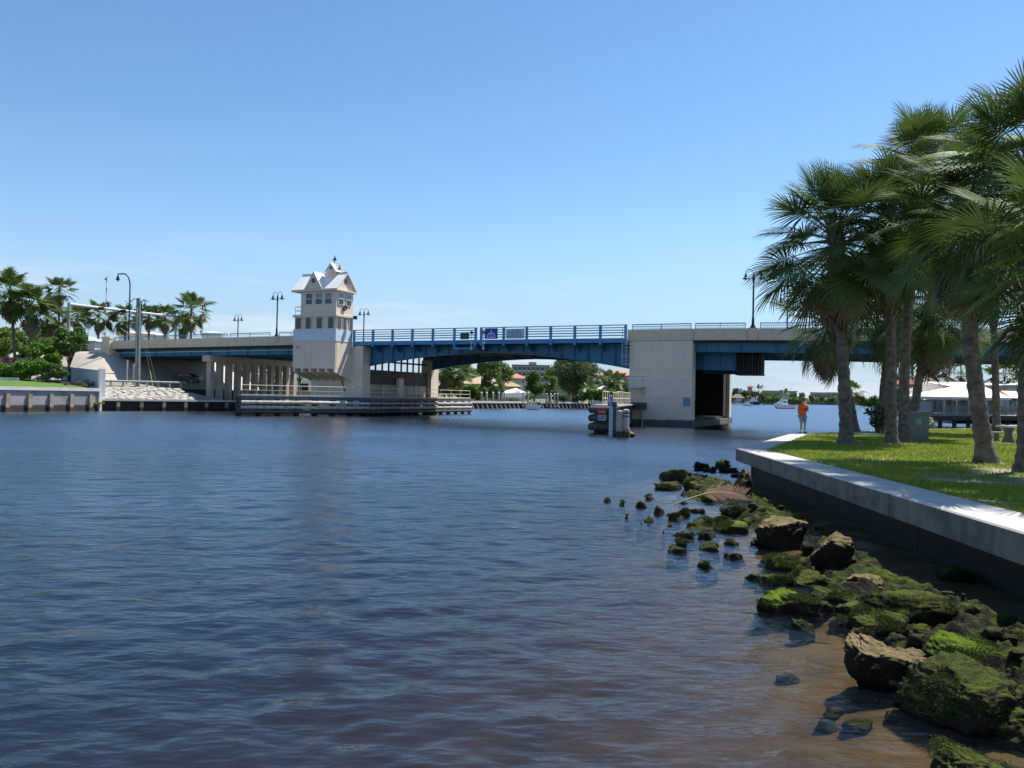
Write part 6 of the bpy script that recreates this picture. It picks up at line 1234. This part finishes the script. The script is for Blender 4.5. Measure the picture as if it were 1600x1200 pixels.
#        cx, base y, w, h, kind (w weedy, g green, t tan), label
ROCKS = [(951, 784, 20, 12, 'w', None), (970, 788, 13, 9, 'w', None), (1006, 793, 23, 16, 'w', None), (1015, 780, 18, 11, 'g', None), (1030, 802, 20, 18, 'w', None), (983, 809, 13, 8, 'w', None), (1017, 815, 20, 15, 'w', None), (1003, 818, 15, 6, 'w', None), (1037, 831, 7, 6, 'w', None),
 (1046, 764, 40, 17, 'w', 'dark weedy rock farthest out left of the brown frond'), (1040, 747, 18, 14, 'w', 'small upright dark rock at the far end of the rock bank'), (1061, 752, 42, 26, 'g', 'lumpy moss topped rock behind the brown frond stalk'), (1086, 766, 28, 20, 'g', 'mossy rock directly under the brown frond'), (1099, 734, 26, 17, 'g', None), (1129, 730, 24, 19, 'g', 'dark rock against the far corner of the seawall'), (1112, 737, 26, 12, 'g', None), (1142, 738, 30, 13, 'g', None),
 (1161, 782, 44, 54, 'T', 'upright pale wedge shaped slab at the seawall corner'), (1170, 806, 66, 33, 'w', 'big dark flat topped rock below the pale wedge slab'), (1108, 783, 26, 18, 'g', None), (1069, 786, 16, 8, 'w', None), (1072, 805, 22, 15, 'g', None), (1059, 812, 22, 14, 'w', None), (1098, 825, 56, 22, 'g', 'long green topped rock midway along the bank'), (1149, 830, 50, 23, 'G', 'brightest green rounded rock midway along the bank'), (1191, 815, 28, 17, 'g', 'small green knob right of the brightest green rock'), (1110, 840, 36, 16, 'w', None), (1071, 840, 38, 13, 'w', None), (1067, 851, 20, 14, 'G', None), (1061, 863, 34, 9, 'w', 'low flat rock awash left of the green tuft'), (1112, 860, 30, 19, 'w', None), (1146, 850, 24, 12, 'w', None), (1151, 872, 34, 16, 'w', 'dark rock at the edge of the brown pool'), (1108, 886, 32, 16, 'w', 'lone dark rock standing out in the blue water'),
 (1229, 855, 80, 64, 't', 'large tan boulder with undercut black face by the wall'), (1310, 889, 64, 70, 't', 'tall knobbly tan boulder second from the wall end'), (1241, 889, 66, 15, 'g', 'low mossy shelf in the brown pool'), (1205, 878, 30, 8, 'w', None), (1181, 905, 30, 15, 'w', None), (1216, 912, 50, 24, 'g', None), (1233, 953, 80, 46, 'G', 'broad bright green mound at the waterline'), (1272, 913, 66, 24, 'g', 'mossy hump behind the bright green mound'), (1307, 939, 60, 30, 'g', 'dark mossy rock right of the bright green mound'), (1353, 926, 66, 44, 't', 'tan crested rock rising right of the green mounds'), (1268, 958, 86, 28, 'w', 'low weedy ledge below the bright green mound'), (1262, 980, 40, 18, 'w', None), (1392, 990, 88, 48, 'g', 'big mossy hump behind the square boulder'), (1340, 958, 52, 17, 'g', None), (1444, 970, 132, 44, 'g', 'long sloping mossy ledge near the wall foot'), (1441, 945, 44, 18, 't', None), (1447, 992, 54, 22, 'g', None), (1350, 998, 36, 26, 'g', 'mossy lump touching the left side of the square boulder'),
 (1400, 1072, 116, 90, 'S', 'square tan topped boulder standing in the brown shallows'), (1473, 1015, 48, 24, 'g', None), (1540, 1046, 116, 66, 'G', 'wide bright green slab at the right edge'), (1612, 1022, 60, 48, 'g', 'green rock cut by the right edge'), (1532, 1135, 165, 118, 'P', 'largest sloping mossy slab at lower right'), (1615, 1075, 60, 40, 'g', None), (1545, 1250, 140, 112, 'P', 'rounded mossy boulder in the bottom right corner'), (1620, 1160, 90, 60, 'g', 'dark mossy rock right of the largest slab'), (1500, 905, 60, 20, 'w', None), (1400, 915, 40, 18, 'w', None), (1250, 835, 30, 14, 'w', None), (1190, 850, 34, 14, 'w', None), (1130, 815, 30, 12, 'w', None), (1090, 800, 26, 12, 'w', None), (1045, 822, 16, 9, 'w', None), (1130, 765, 24, 12, 'w', None), (1155, 745, 22, 10, 'w', None), (1085, 748, 24, 12, 'w', None), (1210, 930, 24, 10, 'w', None), (1320, 975, 40, 16, 'w', None), (1420, 1018, 40, 18, 'g', None), (1500, 1040, 60, 24, 'g', None)]
sub_ = [(1304, 1120, 36, -.22), (1352, 1108, 40, -.2), (1418, 1122, 50, -.22), (1405, 1150, 44, -.25), (1290, 1145, 40, -.3), (1450, 1085, 40, -.1), (1340, 1165, 50, -.35), (1230, 1090, 40, -.4)]
M_shelf = pmat('weedy_rubble', (.026, .022, .012), (.006, .006, .005), 5.0, moss=((.065, .095, .006), 2.2, 1.5, (.022, .027, .008)), tide=(.012, .012, .008), tide_z=-.12, **ROCKARGS)
KM = {'w': M_rockw, 'g': M_rockg, 't': M_rockt, 'T': M_rockt, 'G': M_rockbg, 'S': M_rockt, 'P': M_rockg}
LM = [(k[0], k[1], k[5]) for k in ROCKS if k[5]]
SHORT = {'dark weedy rock farthest out left of the brown frond': 'farthest weedy rock', 'small upright dark rock at the far end of the rock bank': 'far upright rock', 'lumpy moss topped rock behind the brown frond stalk': 'brown frond stalk', 'mossy rock directly under the brown frond': 'brown frond', 'dark rock against the far corner of the seawall': 'far seawall corner', 'upright pale wedge shaped slab at the seawall corner': 'pale wedge slab', 'big dark flat topped rock below the pale wedge slab': 'flat topped rock', 'long green topped rock midway along the bank': 'long green topped rock', 'brightest green rounded rock midway along the bank': 'brightest green rock', 'small green knob right of the brightest green rock': 'small green knob', 'low flat rock awash left of the green tuft': 'low awash rock', 'dark rock at the edge of the brown pool': 'dark pool edge rock', 'lone dark rock standing out in the blue water': 'lone rock in the water', 'large tan boulder with undercut black face by the wall': 'large tan boulder', 'tall knobbly tan boulder second from the wall end': 'knobbly tan boulder', 'low mossy shelf in the brown pool': 'mossy pool shelf', 'broad bright green mound at the waterline': 'bright green mound', 'mossy hump behind the bright green mound': 'mossy hump', 'dark mossy rock right of the bright green mound': 'dark mossy rock', 'tan crested rock rising right of the green mounds': 'tan crested rock', 'low weedy ledge below the bright green mound': 'weedy ledge', 'big mossy hump behind the square boulder': 'big mossy hump', 'long sloping mossy ledge near the wall foot': 'long mossy ledge', 'mossy lump touching the left side of the square boulder': 'lump by the square boulder', 'square tan topped boulder standing in the brown shallows': 'square boulder', 'wide bright green slab at the right edge': 'wide green slab', 'green rock cut by the right edge': 'edge cut green rock', 'largest sloping mossy slab at lower right': 'largest mossy slab', 'rounded mossy boulder in the bottom right corner': 'corner boulder', 'dark mossy rock right of the largest slab': 'rock right of the largest slab'}
USED = {}
def stone_label(cx_, by_, w, h, kd):
    size = 'tiny' if w < 16 else ('small' if w < 26 else ('mid sized' if w < 42 else 'larger')); col = {'w': 'dark weedy', 'g': 'mossy', 'G': 'bright green', 't': 'tan'}[kd]
    for x, y, l in sorted(LM, key=lambda k: math.hypot(k[0]-cx_, (k[1]-by_)*1.6)):
        dx, dy = cx_-x, (by_-y)*1.6; rel_ = ('left of' if dx < 0 else 'right of') if abs(dx) > abs(dy) else ('behind' if dy < 0 else 'in front of')
        lb = f'{size} {col} stone {rel_} the {SHORT[l]}'
        if lb not in USED: USED[lb] = 1; return lb
nsmall = 0
for i, (cx_, by_, w, h, kd, lab) in enumerate(ROCKS):
    p = on_z(cx_, by_, .02); D = p.y; sc = D/1245; W_ = w*sc/2*1.12; p = Vector((p.x, p.y+W_*.65, 0)); bz = bed_z(p.x, p.y)
    Hh = max(.5*W_, h*sc*1.02-.42*W_); lvl = 5 if w*h > 1300 else (4 if w > 24 else 3)
    zb0 = min(bz, .0)-.06-.1*W_; sz = (Hh-zb0)*.5
    loc = Vector((p.x, p.y, zb0+sz))
    if kd == 'T':
        me = rock_mesh(200+i, W_*.9, W_*.5, h*sc*.55, 5, KM[kd], .6, 3); P, F = np.array([v.co[:] for v in me.vertices]), None
        for v in me.vertices:
            f = (v.co.z/(h*sc*.55)+1)/2; v.co.x = v.co.x*(1.05-.62*max(0, f))+W_*.35*f
        loc.z = h*sc*.38
    elif kd == 'S': me = rock_mesh(240+i, W_*.98, W_*.9, sz, 6, KM[kd], .8, 5)
    elif kd == 'P': me = rock_mesh(260+i, W_, W_*.9, sz, 6, KM[kd], .9, 5)
    else: me = rock_mesh(200+i, W_, W_*(.85 if kd != 't' else .8), sz, lvl, KM[kd], 1.25 if kd in 'wg' else 1.1)
    if not lab: nsmall += 1
    if lab: t = tag(link('shore_rock', me), lab, 'rock', 'rocks below the seawall')
    else: t = tag(link('weedy_stone', me), stone_label(cx_, by_, w, h, kd), 'stone', 'weedy stones below the seawall')
    t.location = loc
    if kd in 'StP': t.rotation_euler = (.3, -.06 if kd == 'P' else .05, 0)
SL = ['dark sunken stone just below the square boulder', 'sunken stone left of the square boulder foot', 'sunken stone below right of the square boulder', 'sunken stone midway between square boulder and corner boulder', 'sunken stone out in the blue brown shallows', 'sunken stone right beneath the largest mossy slab', 'sunken stone lowest in the brown shallows', 'sunken stone farthest out from the rock bank']
for i, (cx_, by_, w, z) in enumerate(sub_):
    p = on_z(cx_, by_, z); W_ = w*p.y/1245/2; t = tag(link('sunken_stone', rock_mesh(400+i, W_, W_*.8, W_*.45, 4, M_rockw)), SL[i], 'stone', 'sunken stones in the shallows'); t.location = (p.x, p.y, bed_z(p.x, p.y)+.03)
for px, py, lab, s_ in ((968, 683, 'rubble lump at the foot of the white piles', 501), (983, 683, 'smaller rubble lump right of the white piles', 502)):
    p = on_z(px, py, 0); t = tag(link('rubble_rock', rock_mesh(s_, .42, .4, .35, 4, M_rockt)), lab, 'rock', 'rubble by the white piles'); t.location = (p.x, p.y+.3, .05)
# lumpy weed covered rubble bed between the boulders
def shelf_z(x, y, t):
    v = Vector((x, y, 1.7)); a = 1-2*abs(mnoise.noise(v*1.35)); b = mnoise.fractal(v*3.1, .9, 2.0, 5); c = abs(mnoise.noise(v*9))
    edge = 2.05+.75*mnoise.noise(Vector((0, y*.35, 5)))+.3*mnoise.noise(Vector((0, y*1.4, 2)))
    pool = .30*math.exp(-((x-4.7)**2/.55+(y-14.6)**2/2.2))
    return .03+.15*a+.12*b+.08*c-.42*min(1, max(0, (y-8.2)/2.5))*math.exp(-(max(0, t+.2)/.72)**2)-pool-.28*max(0, t-edge+.6)**1.3-.03*t-max(0, 7.6-y)*.12*(t > .5)-max(0, y-26)*.25
ts = np.linspace(-.45, 4.2, 118); ysh = 4.8*np.power(29/4.8, np.linspace(0, 1, 560)); V = []
for y in ysh:
    wx_ = wall_x(y)
    for t_ in ts: V.append((wx_-t_, y, shelf_z(wx_-t_, y, t_)))
nt_ = len(ts); i = np.arange((nt_-1)*(len(ysh)-1)); r_, c_ = i//(nt_-1), i % (nt_-1); a = r_*nt_+c_
link('rubble_shelf', np_mesh('rubble_shelf', np.array(V), np.stack([a, a+nt_, a+nt_+1, a+1], 1), M_shelf, True), kind='structure')
# loose cobbles and shell hash over the shore bed: too many to count
rg = np.random.default_rng(21); Vs = []; Fs = []; SH_ = [rock_mesh(600+k, 1, .85, .62, 3, M_rockw, 1.2) for k in range(6)]; SH_ = [np.array([v.co[:] for v in m_.vertices]) for m_ in SH_]; F3 = ico(3)[1]; nv_ = 0
for k in range(170):
    y = 5.5*(27/5.5)**rg.random(); tt = rg.random()*2.5-.1; x = wall_x(y)-tt; s_ = .03+.10*rg.random()**2.2
    P3 = SH_[k % 6]; an = rg.uniform(0, 6.28); c__, s__ = math.cos(an), math.sin(an); v = P3*s_; v = np.stack([v[:, 0]*c__-v[:, 1]*s__, v[:, 0]*s__+v[:, 1]*c__, v[:, 2]], 1); z = shelf_z(x, y, tt)
    if z < -.12: continue
    Fs.append(F3+nv_); nv_ += len(P3); Vs.append(v+np.array([x, y, z+s_*.3]))
o = link('shore_cobbles', np_mesh('shore_cobbles', np.concatenate(Vs), np.concatenate(Fs), M_rockw, True), kind='stuff'); tag(o, 'small dark weedy cobbles strewn along the rock bank', 'cobbles')
# weed and moss tufts on the rocks' upper faces
def tufts(n, seed):
    rg = np.random.default_rng(seed); V = []; pts = []; dg = bpy.context.evaluated_depsgraph_get()
    for o in [o for o in bpy.data.objects if o.name.split('.')[0] in ('shore_rock', 'weedy_stone') and o.data.materials[0] in (M_rockw, M_rockg, M_rockbg)]:
        me = o.data; nv = len(me.vertices); co = np.empty(nv*3, np.float32); me.vertices.foreach_get('co', co); co = co.reshape(-1, 3); no = np.empty(nv*3, np.float32); me.vertex_normals.foreach_get('vector', no); no = no.reshape(-1, 3)
        sz = max(o.dimensions); k = int(min(9000, n*max(.05, sz*sz)*min(1, 9/o.location.y)**.6)); mk = np.array([mnoise.noise(Vector(c)*2.6+o.location*3) for c in co]); k_ = np.where((no[:, 2] > .2) & (mk > (.02 if o.data.materials[0] != M_rockw else .18)))[0]
        if len(k_) == 0: continue
        s = rg.choice(k_, k); pts.append(np.concatenate([co[s]+np.array(o.location), no[s]], 1))
    A = np.concatenate(pts); A = A[A[:, 2] > .05]; m = len(A); sp = A[:, 1]*.0006+.0022
    A[:, :3] += rg.normal(size=(m, 3))*.02*np.array([1, 1, .2]); d = A[:, 3:]*.6+rg.normal(size=(m, 3))*.55; d /= np.linalg.norm(d, axis=1)[:, None]; a = np.cross(d, rg.normal(size=(m, 3))); a /= np.linalg.norm(a, axis=1)[:, None]
    L_ = sp*(1.5+2.5*rg.random(m)); V = np.stack([A[:, :3]-a*sp[:, None]*.5, A[:, :3]+a*sp[:, None]*.5, A[:, :3]+d*L_[:, None]], 1).reshape(-1, 3)
    return V, np.arange(3*m).reshape(m, 3)
bpy.context.view_layer.update()
V, F = tufts(14000, 5); M_moss = pmat('moss_tufts', (.070, .100, .016), (.035, .046, .014), 1.8, .8, 0, spec=.2, translucent=.15)
o = link('moss_tufts', np_mesh('moss_tufts', V, F, M_moss), kind='stuff'); tag(o, 'short green moss and weed over the shore rocks', 'moss')
# fallen brown frond
p = on_z(1100, 776, .36); t = thing('fallen_frond', 'fallen brown palm frond draped over the far rocks', 'palm frond', (p.x, p.y, .36), R(-6)); t.scale = (.76, .76, .6); rg2 = random.Random(5)
sp_ = []
for k in range(16):
    f = k/15; sp_.append(Vector((-.95+2.1*f, -.35+.15*f, -.32+.55*math.sin(f*2.3))))
MB().tube(sp_, [.03-.02*k/15 for k in range(16)], 6).build('stalk', pmat('tan_frond_stalk', (.42, .31, .17), (.34, .25, .14), 3, .7, .1), t, 60); m = MB()
for k in range(46):
    f = .42+.58*k/46; i = min(14, int(f*15)); b0 = sp_[i].lerp(sp_[i+1], f*15-i)
    for sg in (-1, 1):
        l = rg2.uniform(.55, .85)*(1-.35*abs(f-.7)); d_ = Vector((.45+rg2.uniform(-.15, .15), sg*.35, .55 if sg > 0 else -.35)).normalized(); e1 = b0+d_*l*.55; e2 = b0+d_*l+Vector((0, 0, -.22)); s_ = Vector((.018, 0, .006)); m.add([b0-s_, b0+s_, e1+s_, e1-s_, e2], [(0, 1, 2, 3), (3, 2, 4)])
m.build('leaflets', pmat('brown_leaflets', (.30, .17, .105), (.22, .12, .07), 3, .75, 0, translucent=.1), t, kind='stuff')
